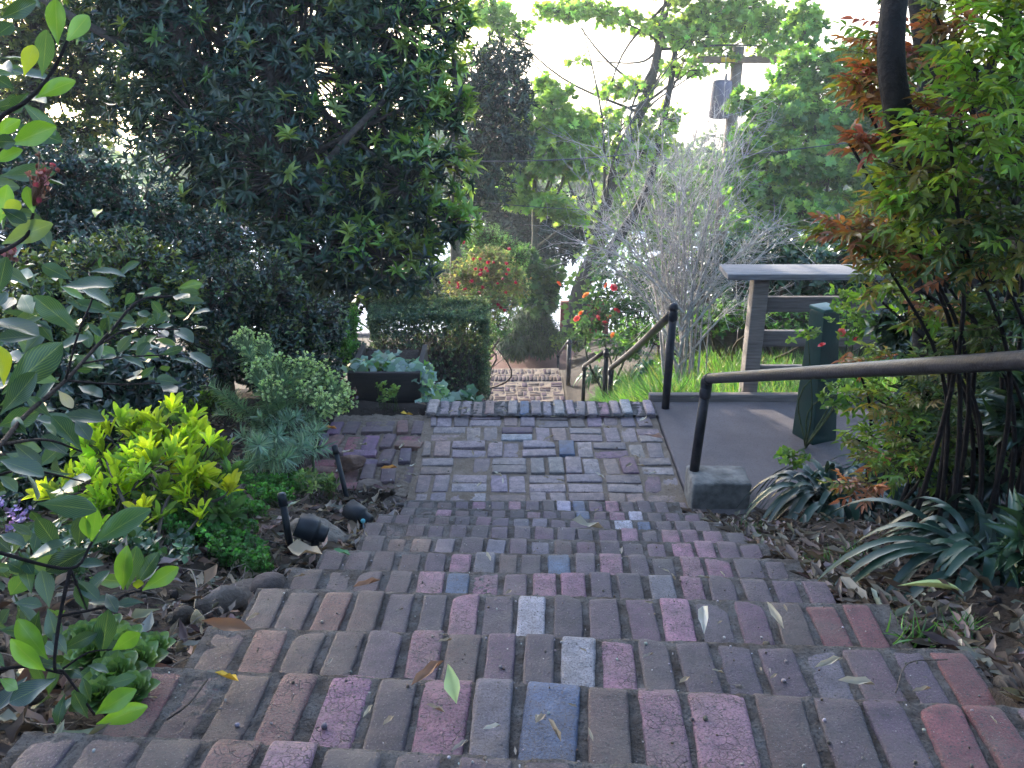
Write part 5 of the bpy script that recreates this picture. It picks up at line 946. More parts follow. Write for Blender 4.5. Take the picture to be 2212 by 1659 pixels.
for lab, bx, by, lb, n, sd_ in [("dark evergreen tree rising behind the right edge of the big dark tree", 985, 15.5, [(1085, 130, 15.5, 60, 50), (1090, 210, 15.4, 70, 55), (1060, 300, 15.4, 80, 60), (1040, 400, 15.4, 70, 60), (1110, 300, 15.6, 50, 70), (1030, 180, 15.6, 60, 80)], 1500, 135),
                            ("dark bluish evergreen hedge tree filling the shade behind the young maple", 1150, 25, [(1060, 430, 25, 60, 60), (1130, 450, 25, 70, 60), (1210, 460, 25, 60, 50), (1090, 520, 25, 80, 50), (1180, 530, 25, 80, 45), (1250, 500, 25.5, 50, 40), (1130, 590, 24.6, 60, 50), (1060, 560, 24.5, 60, 60)], 2200, 136)]:
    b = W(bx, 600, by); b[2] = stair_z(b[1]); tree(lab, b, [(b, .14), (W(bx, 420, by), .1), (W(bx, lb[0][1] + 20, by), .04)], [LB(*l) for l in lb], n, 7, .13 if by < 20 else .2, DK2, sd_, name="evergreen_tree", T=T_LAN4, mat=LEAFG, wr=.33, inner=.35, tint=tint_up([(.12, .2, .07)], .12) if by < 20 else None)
# sparse trees at far left against the bright sky
b = W(90, 640, 12.5); b[2] = left_z(b[1])
tree("sparse dark tree at upper left with bright sky shining through its small leaves", b, [(b, .16), (W(85, 260, 12.5), .12), (W(70, 60, 12.5), .08), (W(80, -120, 12.5), .05)], [LB(*l) for l in [(60, 90, 12.5, 120, 70), (200, 110, 12.7, 100, 70), (120, 180, 12.4, 100, 50), (30, 220, 12.4, 80, 60), (230, 220, 12.8, 90, 60), (250, 30, 12.8, 80, 50), (120, 20, 12.6, 120, 50), (150, 290, 12.2, 100, 40), (60, 310, 12.2, 90, 40)]], 2600, 7, .085, [(.05, .085, .035), (.08, .12, .04), (.03, .055, .03)], 137, name="sparse_tree", T=T_ELL3, mat=LEAFS, wr=.5, inner=.15, twcol=(.03, .025, .02, 0), tint=tint_up([(.25, .26, .05)], .2))
# trees on the far side of the street
rr = np.random.default_rng(140)
far_t = [(1290, 56, 330, 70, "rounded light green tree across the street behind the bare shrub"), (1400, 60, 350, 80, "hazy green tree across the street, behind the open tree's forked trunk"), (1520, 54, 360, 75, "bushy green tree across the street, behind the utility pole"), (1640, 62, 330, 90, "tall green tree across the street, behind the big maple's left edge"), (1180, 64, 390, 70, "grey green tree across the street behind the young maple"), (1900, 58, 260, 120, "tall green tree across the street at far right behind the big maple"), (900, 60, 300, 120, "tall tree across the street hidden behind the big dark tree"), (500, 56, 320, 130, "tree across the street glimpsed through gaps left of the big dark tree"), (150, 60, 330, 110, "tree across the street below the bright gap at upper left")]
for i, (px, d, py, rx, lab) in enumerate(far_t):
    c = W(px, py + 60, d); b = np.array([c[0], c[1], stair_z(c[1])])
    tree(lab, b, [(b, .3), (W(px + 10, py + 70, d), .2), (W(px, py, d), .1)], [LB(px + rr.normal() * rx * .5, py + rr.uniform(-.3, 1.6) * 60, d + rr.normal(), rx * rr.uniform(.4, .7), rx * rr.uniform(.35, .5)) for _ in range(9)] + [LB(px, 500, d, rx, 50), LB(px + 40, 440, d, rx, 50)], 800, 5, .5, [(.09, .16, .06), (.12, .20, .07), (.07, .12, .055), (.15, .23, .08)], 141 + i, name="distant_tree", T=T_ELL2, wr=.7, inner=.3)

# ---- utility pole
up = W(1578, 250, 23.5); ub = np.array([up[0], up[1], -6.2]); pole = thing("utility_pole", "wooden utility pole with brown crossarm and grey transformer among the trees", "utility pole", ub)
zz = lambda y: PY(1578, y, up[1])[2]; xx = lambda x, y=150: PY(x, y, up[1])[0]
q = MB(); tube(q, [ub, [ub[0] + .05, up[1], zz(100)]], [.2, .15], 14, (.20, .15, .115, 0)); q.build("pole", WOOD, pole)
bar("crossarm", [xx(1500), up[1] - .27, zz(136)], [xx(1692), up[1] - .16, zz(121)], (.22, .14, .09, 0), pole, .01)
bar("warning_plate", [xx(1551), up[1] - .286, zz(133)], [xx(1582), up[1] - .272, zz(123)], (.75, .48, .03, 0), pole, .003, GEN)
c = W(1556, 215, 23.2); q = MB(); tube(q, [c + [0, 0, -.48], c + [0, 0, -.45], c + [0, 0, .42], c + [0, 0, .47], c + [0, 0, .5]], [.2, .27, .27, .25, .1], 20, (.17, .145, .19, 0)); tube(q, [c + [.1, 0, .45], c + [.1, 0, .65]], [.05, .03], 8, (.25, .2, .18, 0)); tb = q.build("transformer", GEN, pole)
q = MB()
for s in np.linspace(0, .22, 5): tube(q, [[xx(1622), up[1] - .21, zz(121) + s], [xx(1622), up[1] - .21, zz(121) + s + .03]], [.055 - s * .12, .035 - s * .08], 10, (.12, .09, .09, 0))
q.build("insulator", GEN, pole)
q = MB(); tube(q, [[xx(1698), up[1] - .2, zz(112)], [xx(1700), up[1] - .2, zz(132)], [xx(1697), up[1] - .2, zz(165)]], [.05, .14, .06], 10, (.62, .62, .66, 0)); tube(q, [[xx(1690), up[1] - .2, zz(134)], [xx(1712), up[1] - .2, zz(128)]], [.05, .05], 8, (.7, .7, .72, 0)); q.build("cutout_fuse", GEN, pole)
def cable(label, a, b, sag, rad=.012):
    a = np.array(a); b = np.array(b); t = np.linspace(0, 1, 24)[:, None]; p = a + (b - a) * t; p[:, 2] -= sag * 4 * (t * (1 - t))[:, 0]; q = MB(); tube(q, p, rad, 6, (.06, .065, .07, 0)); tag(q.build("overhead_cable", BLACKP), label, "cable")
cable("dark cable crossing in front of the young maple", W(960, 346, 14.5), W(1370, 332, 14.8), .06); cable("pale cable slanting across the big bright maple", W(1600, 335, 15), W(2010, 280, 14), .03, .01); cable("thin lower cable passing through the shade behind the dark tree", W(1000, 432, 15), W(1320, 455, 15), .03, .006)
# ---- white pedestal by a low red brick wall at the bottom of the garden
c = PY(1246, 718, 24); pd = thing("stone_pedestal", "small white pedestal in front of a red brick wall, beyond the far handrail", "pedestal", c); q = MB(); tube(q, c + np.array([[0, 0, 0], [0, 0, .08], [0, 0, .1], [0, 0, .45], [0, 0, .5], [0, 0, .58]]), [.26, .24, .1, .08, .16, .17], 16, (.72, .72, .74, 0)); q.build("shaft", GEN, pd)
q = MB(); v, f = rbox(np.array([[.7, .1, .55]]), .01, (7, 4, 7)); cc = PY(1262, 690, 24.6); q.add(v[0] + cc, f, (.20, .06, .045, 0)); tag(q.build("brick_wall", ROCK), "low dark red brick wall glimpsed behind the white pedestal", "wall")

# ---- woodland falling away beyond the street: one mass
r = np.random.default_rng(160); n = 9000; y = 66 + 230 * r.uniform(size=n) ** 1.6; x = r.uniform(-1, 1, n) * (y * .75); p = np.stack([x, y, stair_z(y)], 1)
hgt = 7 * (.35 + .65 * np.clip(.5 + .8 * vnoise(p, .12, 3), 0, 1)); p[:, 2] += hgt * r.uniform(.3, 1, n) - 3.5
q = MB(); whorl(q, p, r.normal(size=(n, 3)) * .4 + [0, -.3, 1], 5, 1.5, .7, pal(n, [(.08, .14, .06), (.11, .18, .075), (.06, .10, .05), (.14, .2, .09)], None, .25, r), T_ELL2, r, (.5, 1.4), .3)
tag(q.build("distant_woods", LEAFM), "hazy wooded slope falling away beyond the street", kind="stuff")
# ---- unseen trees added around the viewer to block sky light over the steps
for (bx, by, lab, sd_) in [(-3.4, -3.2, "unseen tree added behind the viewer on the left to block sky light", 171), (3.2, -3.4, "unseen tree added behind the viewer on the right to block sky light", 172), (0.2, -7.5, "unseen tall tree added straight behind the viewer to block sky light", 173), (5.0, 1.4, "unseen dark tree added right of the viewer to block sky light", 174)]:
    b = np.array([bx, by, stair_z(by)]); h = b + np.array([-.25 * bx, 0, 7.4 - b[2] * .8])
    tree(lab, b, [(b, .16), (b + [.1, .1, 2.0], .13), (h, .09), (h + [0, 0, 1.6], .04)], [(h + np.array([r.normal() * 1.1, r.uniform(-1.5, 2.6) if bx > -9 else 0, r.normal() * .5 + .6]), 1.7, 1.5, .9) for _ in range(10)], 2000, 7, .2, DK2, sd_, name="sky_block_tree", T=T_ELL2, mat=LEAFG, wr=.45)

# ---- shrubs along the near side of the street
for i, (lab, lb, cl, sd_) in enumerate([("light green bank of shrubs hiding the street behind the bare shrub", [(1400, 590, 25, 70, 40), (1480, 580, 25, 80, 45), (1560, 560, 25, 80, 50), (1620, 600, 25, 70, 40), (1440, 640, 24, 70, 40), (1380, 510, 26, 50, 50), (1450, 510, 26, 60, 40), (1540, 500, 26, 60, 40), (1340, 430, 26, 50, 50), (1420, 400, 26, 60, 50), (1510, 420, 26, 60, 50)], [(.13, .24, .08), (.17, .29, .09), (.10, .19, .07)], 181),
        ("dull green roadside shrubs behind the fuchsia and the clipped hedge", [(1000, 600, 24, 60, 40), (940, 610, 24, 60, 40), (880, 620, 24, 60, 40), (1080, 630, 24, 50, 40), (1030, 560, 25, 60, 40)], [(.04, .08, .045), (.06, .11, .055)], 182),
        ("tall mid green shrubs behind the fence, under the big bright maple", [(1700, 560, 22, 80, 40), (1790, 560, 22, 80, 45), (1900, 560, 22, 100, 60), (2020, 560, 22, 100, 60), (1650, 520, 23, 60, 40)], SG, 183)]):
    c = W(*lb[0][:3]); plant("roadside_shrub", lab, "shrub", [c[0], c[1], stair_z(c[1])], [LB(*l) for l in lb], 1100, 7, .2, .5, cl, T_ELL2, LEAFS, sd_, .3, twr=(.012, .005), r0=.03)
# ================================================================== grass
def grass(name, label, P0, n, L, w, cols, seed, kind=None, lean=.5, cat=None, T=None):
    r = np.random.default_rng(seed); i = r.integers(0, len(P0), n); p = P0[i]; D = np.stack([r.normal(size=n) * lean, r.normal(size=n) * lean - .1, np.ones(n)], 1); N = np.stack([r.normal(size=n), r.normal(size=n) - .6, np.full(n, .3)], 1)
    q = MB(); place(q, T or T_BLADE, p, D, N, L * r.uniform(.45, 1.15, n), w * r.uniform(.7, 1.3, n), pal(n, cols, None, .22, r)); o = q.build(name, GRASSM); tag(o, label, cat, None, kind); return o
r = np.random.default_rng(200); n = 16000; x = r.uniform(1.0, 5.2, n); y = 5.6 + 5.2 * r.uniform(size=n) ** 1.25; z = ground(x, y, False)
dens = vnoise(np.stack([x, y, 0 * x], 1), 1.6, 44) > -.75; pts = np.stack([x, y, z - .01], 1)[dens]
GC = [(.10, .23, .045), (.13, .28, .055), (.07, .17, .045), (.18, .30, .08), (.24, .25, .12)]
grass("meadow_grass", "tall fresh green grass beyond the concrete pad and under the fence", pts, 24000, .26, .011, GC, 201, "stuff", .55)
x = r.uniform(.98, 1.6, 4000); y = r.uniform(6.6, 13.5, 4000); pts = np.stack([x, y, ground(x, y, False) - .01], 1)
grass("bank_grass", "fine blue green grass on the bank beside the lower steps", pts, 8000, .26, .009, [(.07, .17, .07), (.10, .22, .08), (.06, .13, .06)], 202, "stuff", .6)
cover("clover_patch", "yellow green clover patch at the foot of the fence post", "clover", [(1560, 850, .2), (1590, 855, .2), (1500, 850, .2), (1660, 850, .15)], 500, 5, .03, [(.16, .30, .04), (.2, .34, .05)], 203, T_ROUND, LEAFS, .9, (.05, .14))
for i, (px, py, lab) in enumerate([(2000, 1385, "grass tuft growing beside the reddest end bricks of the right step edge"), (1850, 1210, "grass tuft in the leaf litter halfway along the right edge of the steps"), (1620, 1155, "small bright grass tuft at the right edge of the steps below the concrete block"), (2080, 1370, "thin grass tuft near the yellow green fallen strap leaf"), (1780, 1230, "grass tuft touching the outer end of a right step, above the leaf litter")]):
    c = G(px, py); rr = np.random.default_rng(210 + i); n = [80, 80, 50, 40, 60][i]; s = [.045, .045, .025, .03, .03][i]; pts = c + np.stack([rr.normal(size=n) * s, rr.normal(size=n) * s * .5, np.full(n, -.008)], 1); pts[:, 2] = ground(pts[:, 0], pts[:, 1], False) - .005
    grass("grass_tuft", lab, pts, n, .07, .005, [(.06, .15, .045), (.09, .2, .05), (.045, .11, .04)], 220 + i, None, .7, "grass tuft")
# ================================================================== leaf litter, clods, twigs on the beds
DC = [(.26, .20, .155), (.34, .28, .23), (.17, .12, .09), (.22, .155, .105), (.40, .35, .30), (.12, .085, .065)]
def inbed(n, side, r, ylo=.4, yhi=5.0, wmax=2.6):
    y = r.uniform(ylo, yhi, n); e = np.interp(y, _ey, _el if side < 0 else _er); d = .03 + wmax * r.uniform(size=n) ** 1.3; x = e + side * d
    ok = ~((x > .9) & (x < 2.75) & (y > 3.85)) & ~((x > -1.16) & (x < -.5) & (y > 4.2)); return x[ok], y[ok]
def lay(x, y, L, r, flat=.35, lift=.006):
    n = len(x); z = ground(x, y, False); a = r.uniform(0, 6.28, n); return np.stack([x, y, z + lift + r.uniform(0, .012, n)], 1), np.stack([np.cos(a), np.sin(a), r.normal(size=n) * .15], 1), np.stack([r.normal(size=n) * flat, r.normal(size=n) * flat, np.ones(n)], 1)
T_DRY = t_leaf(4, lanc, .35, -.18, .25); T_DRYW = t_leaf(4, ell, .3, -.25, .4)
r = np.random.default_rng(230)
x, y = inbed(2600, 1, r); x2, y2 = inbed(900, 1, r, .4, 3.8, .3); x = np.r_[x, x2]; y = np.r_[y, y2]; p, D, N = lay(x, y, .07, r); q = MB(); n = len(x); Ls = .055 * np.exp(r.normal(size=n) * .3); place(q, T_DRY, p, D, N, Ls, Ls * r.uniform(.2, .34, n), .62 * pal(n, DC, None, .25, r))
x, y = inbed(4200, -1, r, .4, 5.2, 2.4); p, D, N = lay(x, y, .07, r); n = len(x); Ls = .05 * np.exp(r.normal(size=n) * .3); place(q, T_DRY, p, D, N, Ls, Ls * r.uniform(.2, .4, n), .7 * pal(n, DC, None, .28, r))
tag(q.build("leaf_litter", DRY), "dry grey brown fallen leaves littering the soil on both sides of the steps", kind="stuff")
q = MB(); v, f = rbox(np.array([[1.0, 1, 1]]), .75, (4, 4, 4)); 
x1_, y1_ = inbed(3600, 1, r, .4, 4.4); x2_, y2_ = inbed(5200, -1, r, .4, 5.2, 2.4); x = np.r_[x1_, x2_]; y = np.r_[y1_, y2_]; n = len(x); s = .006 * np.exp(r.normal(size=n) * .55); V = v[0][None] * s[:, None, None] * r.uniform(.6, 1.2, (n, 1, 3)) + np.stack([x, y, ground(x, y, False) + s * .3], 1)[:, None]
q.add(V.reshape(-1, 3), (f[None] + (np.arange(n) * len(v[0]))[:, None, None]).reshape(-1, 4), np.repeat(np.concatenate([pal(n, [(.045, .032, .024), (.03, .022, .017), (.065, .05, .04)], None, .2, r), np.zeros((n, 1))], 1), len(v[0]), 0)); tag(q.build("soil_clods", ROCK), "crumbly dark soil clods and mulch on the beds", kind="stuff")
q = MB(); x1_, y1_ = inbed(260, 1, r, .6, 4.2); x2_, y2_ = inbed(420, -1, r, .6, 4.6, 1.1); x = np.r_[x1_, x2_]; y = np.r_[y1_, y2_]; n = len(x); a = r.uniform(0, 6.28, n); l = r.uniform(.04, .2, n); A = np.stack([x, y, ground(x, y, False) + .008], 1); x2 = x + np.cos(a) * l; y2 = y + np.sin(a) * l
B = np.stack([x2, y2, ground(x2, y2, False) + r.uniform(.004, .05, n)], 1); twigs(q, A, B, .0017, .0008, .12, 3, 3, (.20, .16, .13, 0), 7); tag(q.build("fallen_twigs", BARK), "thin pale broken twigs scattered on the beds", kind="stuff")
# grit and crumbs lying on the steps
q = MB(); vv, ff = rbox(np.array([[1.0, 1, 1]]), .8, (3, 3, 3)); P_ = []
for k, (a, b) in enumerate(NOSES[3:]):
    m = 150; t = r.uniform(size=m); e = nrm(b - a); nn = np.array([e[1], -e[0], 0]); pp = a + (b - a) * t[:, None] + nn * r.uniform(.02, .28, (m, 1)); pp[:, 2] += .002; P_.append(pp)
m = 500; P_.append(np.stack([r.uniform(-1.1, .9, m), r.uniform(4.0, 5.4, m), np.full(m, .003)], 1)); P_ = np.concatenate(P_); n = len(P_); s = .0015 * np.exp(r.normal(size=n) * .45)
V = vv[0][None] * s[:, None, None] * r.uniform(.6, 1.3, (n, 1, 3)) + P_[:, None]; q.add(V.reshape(-1, 3), (ff[None] + (np.arange(n) * len(vv[0]))[:, None, None]).reshape(-1, 4), np.repeat(np.concatenate([pal(n, [(.25, .22, .21), (.1, .085, .075), (.38, .35, .34), (.16, .12, .09)], None, .2, r), np.zeros((n, 1))], 1), len(vv[0]), 0)); tag(q.build("grit", ROCK), "loose grit and crumbs scattered over the brick steps", kind="stuff")
# ================================================================== single fallen leaves
def tread_point(px, py):
    """point on the brickwork seen at this pixel"""
    if py < 1074: return P(px, py, .004 if py > 905 else .026)
    best = None
    for (a, b) in NOSES:
        z = a[2]; p = P(px, py, z + .003); t = (p[0] - a[0]) / (b[0] - a[0]); yn = a[1] + (b[1] - a[1]) * t
        if p[1] <= yn + .005: best = p; 
        if p[1] <= yn + .005 and p[1] > yn - .31: return p
    return best if best is not None else P(px, py, .1)
pk = {}
def fallen(px, py, ang, L, wr, kind_, label, group=None, T=T_DRY, name="fallen_leaf", pt=None, bend=0):
    colr = dict(tan=(.30, .235, .165), pale=(.40, .345, .265), white=(.50, .46, .40), yellow=(.62, .40, .05), orange=(.55, .25, .06), brown=(.28, .15, .09), lime=(.42, .50, .22), green=(.12, .24, .11), grey=(.3, .26, .23), pink=(.5, .36, .34))[kind_]
    p = tread_point(px, py) if pt is None else pt; key = (round(L, 3), round(wr, 2), kind_, id(T))
    if key not in pk:
        q = MB(); q.add(*(lambda V, F, U: ((V - [0, .5, 0]) * [L * wr, L, L] + [0, 0, .012 * L / .06], F, (*colr, 0), U))(*T)); o = q.build(name, DRY); pk[key] = o
    else: o = pk[key].copy(); COL.objects.link(o)
    o.location = [float(t) for t in p + np.array([0, 0, .009])]; rr = np.random.default_rng(int(px * 7 + py)); o.rotation_euler = (rr.normal() * .12, rr.normal() * .25, R(ang)); tag(o, label, "leaf", group); return o
sp = [(1268, 1158, 95, .12, .36, 'pale', "largest cream curled dry leaf lying across the middle of the steps", T_DRYW), (668, 1218, 70, .11, .55, 'tan', "big crumpled tan dry leaf under the front black spotlight", T_DRYW), (930, 1482, 140, .075, .3, 'brown', "brown leaf lying on a cracked pink brick", T_DRY), (985, 1505, 10, .075, .36, 'lime', "pale green leaf in the joint beside the cracked pink brick", T_DRY), (490, 1490, 65, .05, .34, 'yellow', "small yellow leaf at the left of the front steps", T_DRY), (740, 1208, 70, .06, .4, 'green', "green leaf lying on the end brick beside the big rock", T_DRY), (1520, 1365, 170, .10, .24, 'white', "ragged white leaf standing out on the right of the steps", T_DRY), (1680, 1352, 8, .085, .22, 'pale', "cream narrow leaf right of the ragged white leaf", T_DRY), (1785, 1455, 115, .07, .22, 'pale', "cream leaf lying on the lilac brick", T_DRY), (2005, 1292, 70, .16, .24, 'lime', "long fallen strap leaf, green with yellow tips, at the right edge of the steps", T_LAN7), (1390, 920, 150, .11, .3, 'white', "curled white leaf beside the landing's back right corner", T_DRY), (1412, 957, 88, .12, .24, 'pink', "long pinkish curved leaf at the joint of landing and concrete pad", T_DRY), (840, 1022, 115, .10, .3, 'orange', "orange leaf on the rough side paving", T_DRY), (715, 935, 75, .09, .4, 'orange', "orange leaf on the side paving under the euphorbia", T_DRY), (795, 1280, 120, .07, .28, 'brown', "reddish brown curled leaf on the left half of a middle step", T_DRY), (1840, 1500, 95, .07, .25, 'pale', "curved pale dry leaf balanced on a right nosing", T_DRY), (752, 988, 140, .09, .3, 'pale', "pale narrow leaf on the side paving near the tall black riser", T_DRY), (880, 905, 80, .08, .45, 'yellow', "yellow crumpled leaf at the top edge of the side paving", T_DRYW), (1055, 1215, 20, .045, .3, 'pale', "small pale leaf standing in a joint of a middle step", T_DRY), (500, 1365, 80, .1, .3, 'brown', "long brown curled leaf on the dirt beside the front left steps", T_DRY), (1060, 1590, 120, .035, .25, 'white', "tiny white leaf scrap near the blue brick", T_DRY), (1195, 1605, 20, .05, .2, 'tan', "narrow tan leaf in the joint left of the blue brick", T_DRY)]
for px, py, a, L, wr, k, lab, T in sp: fallen(px, py, a, L, wr, k, lab, None, T)
r = np.random.default_rng(240)
for i in range(46):
    px = r.uniform(720, 1440); py = r.uniform(905, 1060) if i % 5 else r.uniform(880, 900)
    if px < 900 and py < 930: continue
    fallen(px, py, r.uniform(0, 180), [.035, .05, .07][i % 3], [.25, .32][i % 2], ['pale', 'tan', 'white', 'grey'][i % 4], "small dry leaf scrap lying on the brick landing", "small dry leaves on the landing")
for i in range(44):
    py = 1085 + 560 * r.uniform() ** .8; lo = np.interp(py, [1085, 1250, 1420, 1640], [900, 640, 360, 120]); hi = np.interp(py, [1085, 1250, 1420, 1640], [1450, 1740, 2100, 2190]); fallen(r.uniform(lo, hi), py, r.uniform(0, 180), [.025, .035, .05][i % 3] if py < 1300 else [.016, .024, .034][i % 3], [.22, .3][i % 2], ['pale', 'tan', 'grey', 'tan'][i % 4], "small dry leaf scrap lying on the brick steps", "small dry leaves on the steps")
q = MB(); a = tread_point(1935, 1495); b = tread_point(2045, 1430); p = smooth_path([a, (a + b) / 2 + [-.02, .02, .012], b + [0, 0, .006]], 6); tube(q, p, .0015, 5, (.09, .07, .06, 0)); tag(q.build("twig", BARK), "thin dark curved twig on the red brick at the right end of a front step", "twig")
q = MB(); p = smooth_path([tread_point(360, 1555), tread_point(410, 1530) + [0, 0, .01], tread_point(450, 1480) + [0, 0, .012]], 6); tube(q, p, .0018, 5, (.08, .065, .055, 0)); tag(q.build("twig", BARK), "thin dark twig beside the small yellow leaf at front left", "twig")
q = MB(); p = smooth_path([tread_point(808, 1032), tread_point(838, 1060)], 5); p = smooth_path([tread_point(800, 1010) + [0, 0, .01], tread_point(812, 1030), tread_point(822, 1050) + [0, 0, .01]], 5)
# pale bulb husks and their kin by the rosettes
for px, py, s, lab in [(428, 1350, .020, "tan papery bulb husk on the soil beside the front left steps"), (392, 1408, .015, "small pale bulb husk with a torn top, beside the rosettes")]:
    c = G(px, py); q = MB(); tube(q, c + np.array([[0, 0, -.01], [0, 0, 0], [0, 0, s * .8], [0, 0, s * 1.6], [0, .004, s * 2.1]]), [s * .3, s * .7, s * .85, s * .5, s * .15], 14, (.36, .28, .16, 0)); tag(q.build("bulb_husk", ROCK), lab, "bulb husk")
# ================================================================== rocks
def rock(px, py, h, seed, label, colr=(.17, .145, .12), rz=.3, sink=.4):
    c = G(px, py); rr = np.random.default_rng(seed); v, f = rbox(np.array([[1.0, 1, 1]]), .8, (11, 11, 11)); p = nrm(v[0]) * .75 + v[0] * .25
    pl = nrm(rr.normal(size=(9, 3))); dd = rr.uniform(.45, .8, 9)
    for k in range(9): s = p @ pl[k]; p = p - np.maximum(s - dd[k], 0)[:, None] * pl[k] * .9
    p = p * (1 + .12 * vnoise(p * 1.0 + seed, 3, 1) + .08 * vnoise(p + seed, 8, 2) + .035 * vnoise(p, 19, 3))[:, None]; ca, sa = math.cos(rz), math.sin(rz)
    p = p * np.array(h); p = np.stack([p[:, 0] * ca - p[:, 1] * sa, p[:, 0] * sa + p[:, 1] * ca, p[:, 2]], 1) + c + [0, 0, h[2] * (1 - sink) - h[2] * .4]
    q = MB(); q.add(p, f, (*colr, 0)); return tag(q.build("rock", ROCK), label, "rock", "garden rocks along the left of the steps")
rock(690, 1172, (.155, .10, .105), 1, "largest brown rock behind the front black spotlight", rz=-.35)
rock(480, 1315, (.075, .055, .07), 2, "upright brown rock beside a left middle step, among twigs", (.17, .13, .105))
rock(535, 1285, (.06, .05, .035), 3, "low flat dark rock next to the upright brown rock", (.10, .08, .068))
rock(795, 1058, (.08, .07, .05), 4, "rounded rock at the base of the tall black riser", (.16, .12, .10)); rock(845, 1092, (.07, .05, .045), 5, "dark rock against the end of the top step", (.11, .085, .07)); rock(755, 1000, (.09, .07, .05), 6, "reddish crumbly rock at the edge of the side paving", (.2, .12, .09)); rock(862, 1100, (.04, .03, .03), 7, "small angular dark rock wedged by the step end", (.10, .08, .07))
# ================================================================== black spotlights and sprinkler risers
BL = (.012, .014, .017, 0)
def spot(label, a, b, rad, base):
    a = np.array(a); b = np.array(b); d = nrm(b - a); t = thing("garden_spotlight", label, "spotlight", base, "black garden spotlights on the left bed")
    L = np.linalg.norm(b - a); q = MB(); tube(q, [a + d * .012, a, a, a + d * L * .55, a + d * L * .62, a + d * L * .66, a + d * L * .72, b - d * .008, b], [rad * .8, rad * .84, rad, rad, rad * .97, rad * .8, rad * .72, rad * .7, rad * .6], 22, BL); q.build("housing", BLACKP, t)
    q = MB(); tube(q, [a + d * .013, a + d * .014], [rad * .78, rad * .78], 20, (.06, .065, .07, 0)); q.build("lens", GEN, t)
    m = a + d * L * .7; q = MB(); tube(q, [m, m * .6 + np.array(base) * .4, base - np.array([0, 0, .06])], [.016, .014, .008], 10, BL); q.build("stake", BLACKP, t)
    q = MB(); p = smooth_path([np.array(base) + [0, 0, .01], np.array(base) + [-.08, .02, .012], np.array(base) + [-.16, .08, .006], np.array(base) + [-.22, .07, -.01]], 6); p[:, 2] = np.maximum(p[:, 2], ground(p[:, 0], p[:, 1], False) + .004); tube(q, p, .0035, 6, (.02, .022, .026, 0)); q.build("wire", BLACKP, t)
g1 = G(672, 1205); d1 = depth_of(g1); spot("front black garden spotlight with stepped cylinder body lying before the largest rock", W(642, 1132, d1 - .03), W(706, 1156, d1 - .01), .042, g1)
g2 = G(785, 1142); d2 = depth_of(g2); spot("rear black garden spotlight tilted down near the step ends", W(752, 1096, d2 + .02), W(800, 1128, d2 - .01), .042, g2)
def riser(label, top, bot, rad):
    t = thing("sprinkler_riser", label, "sprinkler riser", bot); a = np.array(bot) - [0, 0, .08]; b = np.array(top); d = nrm(b - a); q = MB(); tube(q, [a, b - d * .03], rad, 14, BL); q.build("pipe", BLACKP, t)
    q = MB(); tube(q, [b - d * .045, b - d * .044, b - d * .006, b - d * .005, b], [rad * 1.05, rad * 1.22, rad * 1.22, rad * 1.12, rad * 1.08], 16, BL); tube(q, [b, b + d * .002], [rad * .7, rad * .7], 12, (.1, .11, .13, 0)); q.build("nozzle", BLACKP, t)
ga = G(630, 1186); riser("short black sprinkler riser in front of the largest rock", W(608, 1066, depth_of(ga) - .05), ga, .0125)
gb_ = G(760, 1100); riser("tall leaning black sprinkler riser beside the side paving", W(722, 962, depth_of(gb_) + .04), gb_, .0125)
c = G(786, 1150); q = MB(); tube(q, [c - [0, 0, .03], c + [0, 0, .05]], .0035, 6, (.25, .27, .3, 0)); dn = nrm(EYE - c); tube(q, [c + [0, 0, .055] - dn * .002, c + [0, 0, .055] + dn * .002], [.010, .010], 16, (.16, .48, .5, 0)); tag(q.build("marker_stake", STEEL), "small grey metal disc on a stake below the rear spotlight", "marker")
q = MB(); p = smooth_path([G(420, 1330) + [0, 0, .01], G(428, 1290) + [0, 0, .03], G(418, 1265) + [0, 0, .05], G(395, 1255) + [0, 0, .02]], 7); tube(q, p, .003, 8, BL); tag(q.build("irrigation_tube", BLACKP), "loop of black irrigation tube on the soil near the half hidden spotlight", "irrigation tube")
# small timber lantern under the shrubs
c = G(470, 860); lt = PY(470, 765, c[1]); ln = thing("garden_lantern", "small dark wooden lantern box in the shade under the glossy shrub", "lantern", c); w_ = .07
bar("box", [lt[0] - w_, c[1] - w_, c[2] - .05], [lt[0] + w_, c[1] + w_, lt[2] - .02], (.10, .065, .05, 0), ln); bar("lid", [lt[0] - w_ * 1.4, c[1] - w_ * 1.4, lt[2] - .0195], [lt[0] + w_ * 1.4, c[1] + w_ * 1.4, lt[2] + .005], (.16, .12, .10, 0), ln)
EXPO = 2.9; HAZE = 0.0015
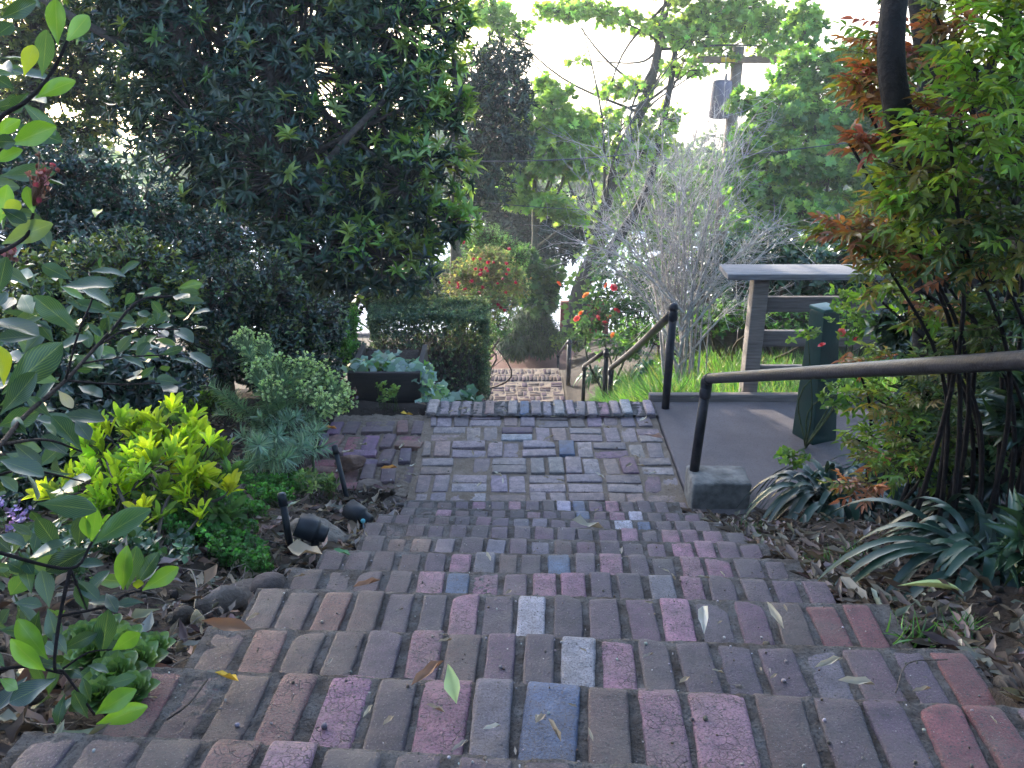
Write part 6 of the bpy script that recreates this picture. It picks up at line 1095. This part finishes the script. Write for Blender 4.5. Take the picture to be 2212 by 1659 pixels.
# ------------------------------------------------------------------ light
w = bpy.data.worlds.new("World"); scene.world = w; w.use_nodes = True; nt = w.node_tree; nt.nodes.clear()
SUN_EL, SUN_AZ = R(14), R(-30)          # low in front, to the left of the view
sky = nt.nodes.new("ShaderNodeTexSky"); sky.sky_type = 'NISHITA'; sky.sun_disc = False; sky.sun_elevation = SUN_EL; sky.sun_rotation = SUN_AZ
sky.air_density = 0.8; sky.dust_density = 1.6; sky.ozone_density = 1.7
tc = nt.nodes.new("ShaderNodeTexCoord"); sx = nt.nodes.new("ShaderNodeSeparateXYZ"); cx = nt.nodes.new("ShaderNodeCombineXYZ"); mx = nt.nodes.new("ShaderNodeMath")
mx.operation = 'MAXIMUM'; mx.inputs[1].default_value = .012       # the misty valley below the horizon is as bright as the horizon
nt.links.new(tc.outputs["Generated"], sx.inputs[0]); nt.links.new(sx.outputs[0], cx.inputs[0]); nt.links.new(sx.outputs[1], cx.inputs[1]); nt.links.new(sx.outputs[2], mx.inputs[0]); nt.links.new(mx.outputs[0], cx.inputs[2])
nt.links.new(cx.outputs[0], sky.inputs["Vector"])
bg = nt.nodes.new("ShaderNodeBackground"); bg.inputs[1].default_value = .15; nt.links.new(sky.outputs[0], bg.inputs[0])
ow = nt.nodes.new("ShaderNodeOutputWorld"); nt.links.new(bg.outputs[0], ow.inputs[0])
sd = bpy.data.lights.new("sun", 'SUN'); so = bpy.data.objects.new("sun", sd); COL.objects.link(so)
sd.energy = 2.0; sd.angle = R(0.6); sd.color = (1, .93, .82)
dv = Vector((math.sin(SUN_AZ) * math.cos(SUN_EL), math.cos(SUN_AZ) * math.cos(SUN_EL), math.sin(SUN_EL)))
so.rotation_euler = dv.to_track_quat('Z', 'Y').to_euler()
scene.view_settings.view_transform = 'Standard'; scene.view_settings.look = 'None'; scene.view_settings.exposure = EXPO; scene.view_settings.gamma = 1
scene.cycles.max_bounces = 6; scene.cycles.diffuse_bounces = 4; scene.cycles.glossy_bounces = 2; scene.cycles.transmission_bounces = 3; scene.cycles.transparent_max_bounces = 4
scene.cycles.caustics_reflective = False; scene.cycles.caustics_refractive = False
scene.render.engine = 'CYCLES'; scene.cycles.use_denoising = True

HZ = HAZE
if HZ > 0:
    q = MB(); v, f = rbox(np.array([[1000., 500., 75.]]), .01, (2, 2, 2)); q.add(v[0] + [0, 480, -59], f)
    hm, nt = M("haze"); pvn = nd(nt, "ShaderNodeVolumePrincipled"); pvn.inputs["Density"].default_value = HZ; pvn.inputs["Color"].default_value = (.86, .93, 1, 1); pvn.inputs["Anisotropy"].default_value = .3
    oo = nd(nt, "ShaderNodeOutputMaterial"); lk(nt, pvn.outputs[0], oo.inputs[1]); hz = q.build("haze", hm, None, False); hz["kind"] = "stuff"
    scene.cycles.volume_bounces = 0; scene.cycles.volume_step_rate = 10
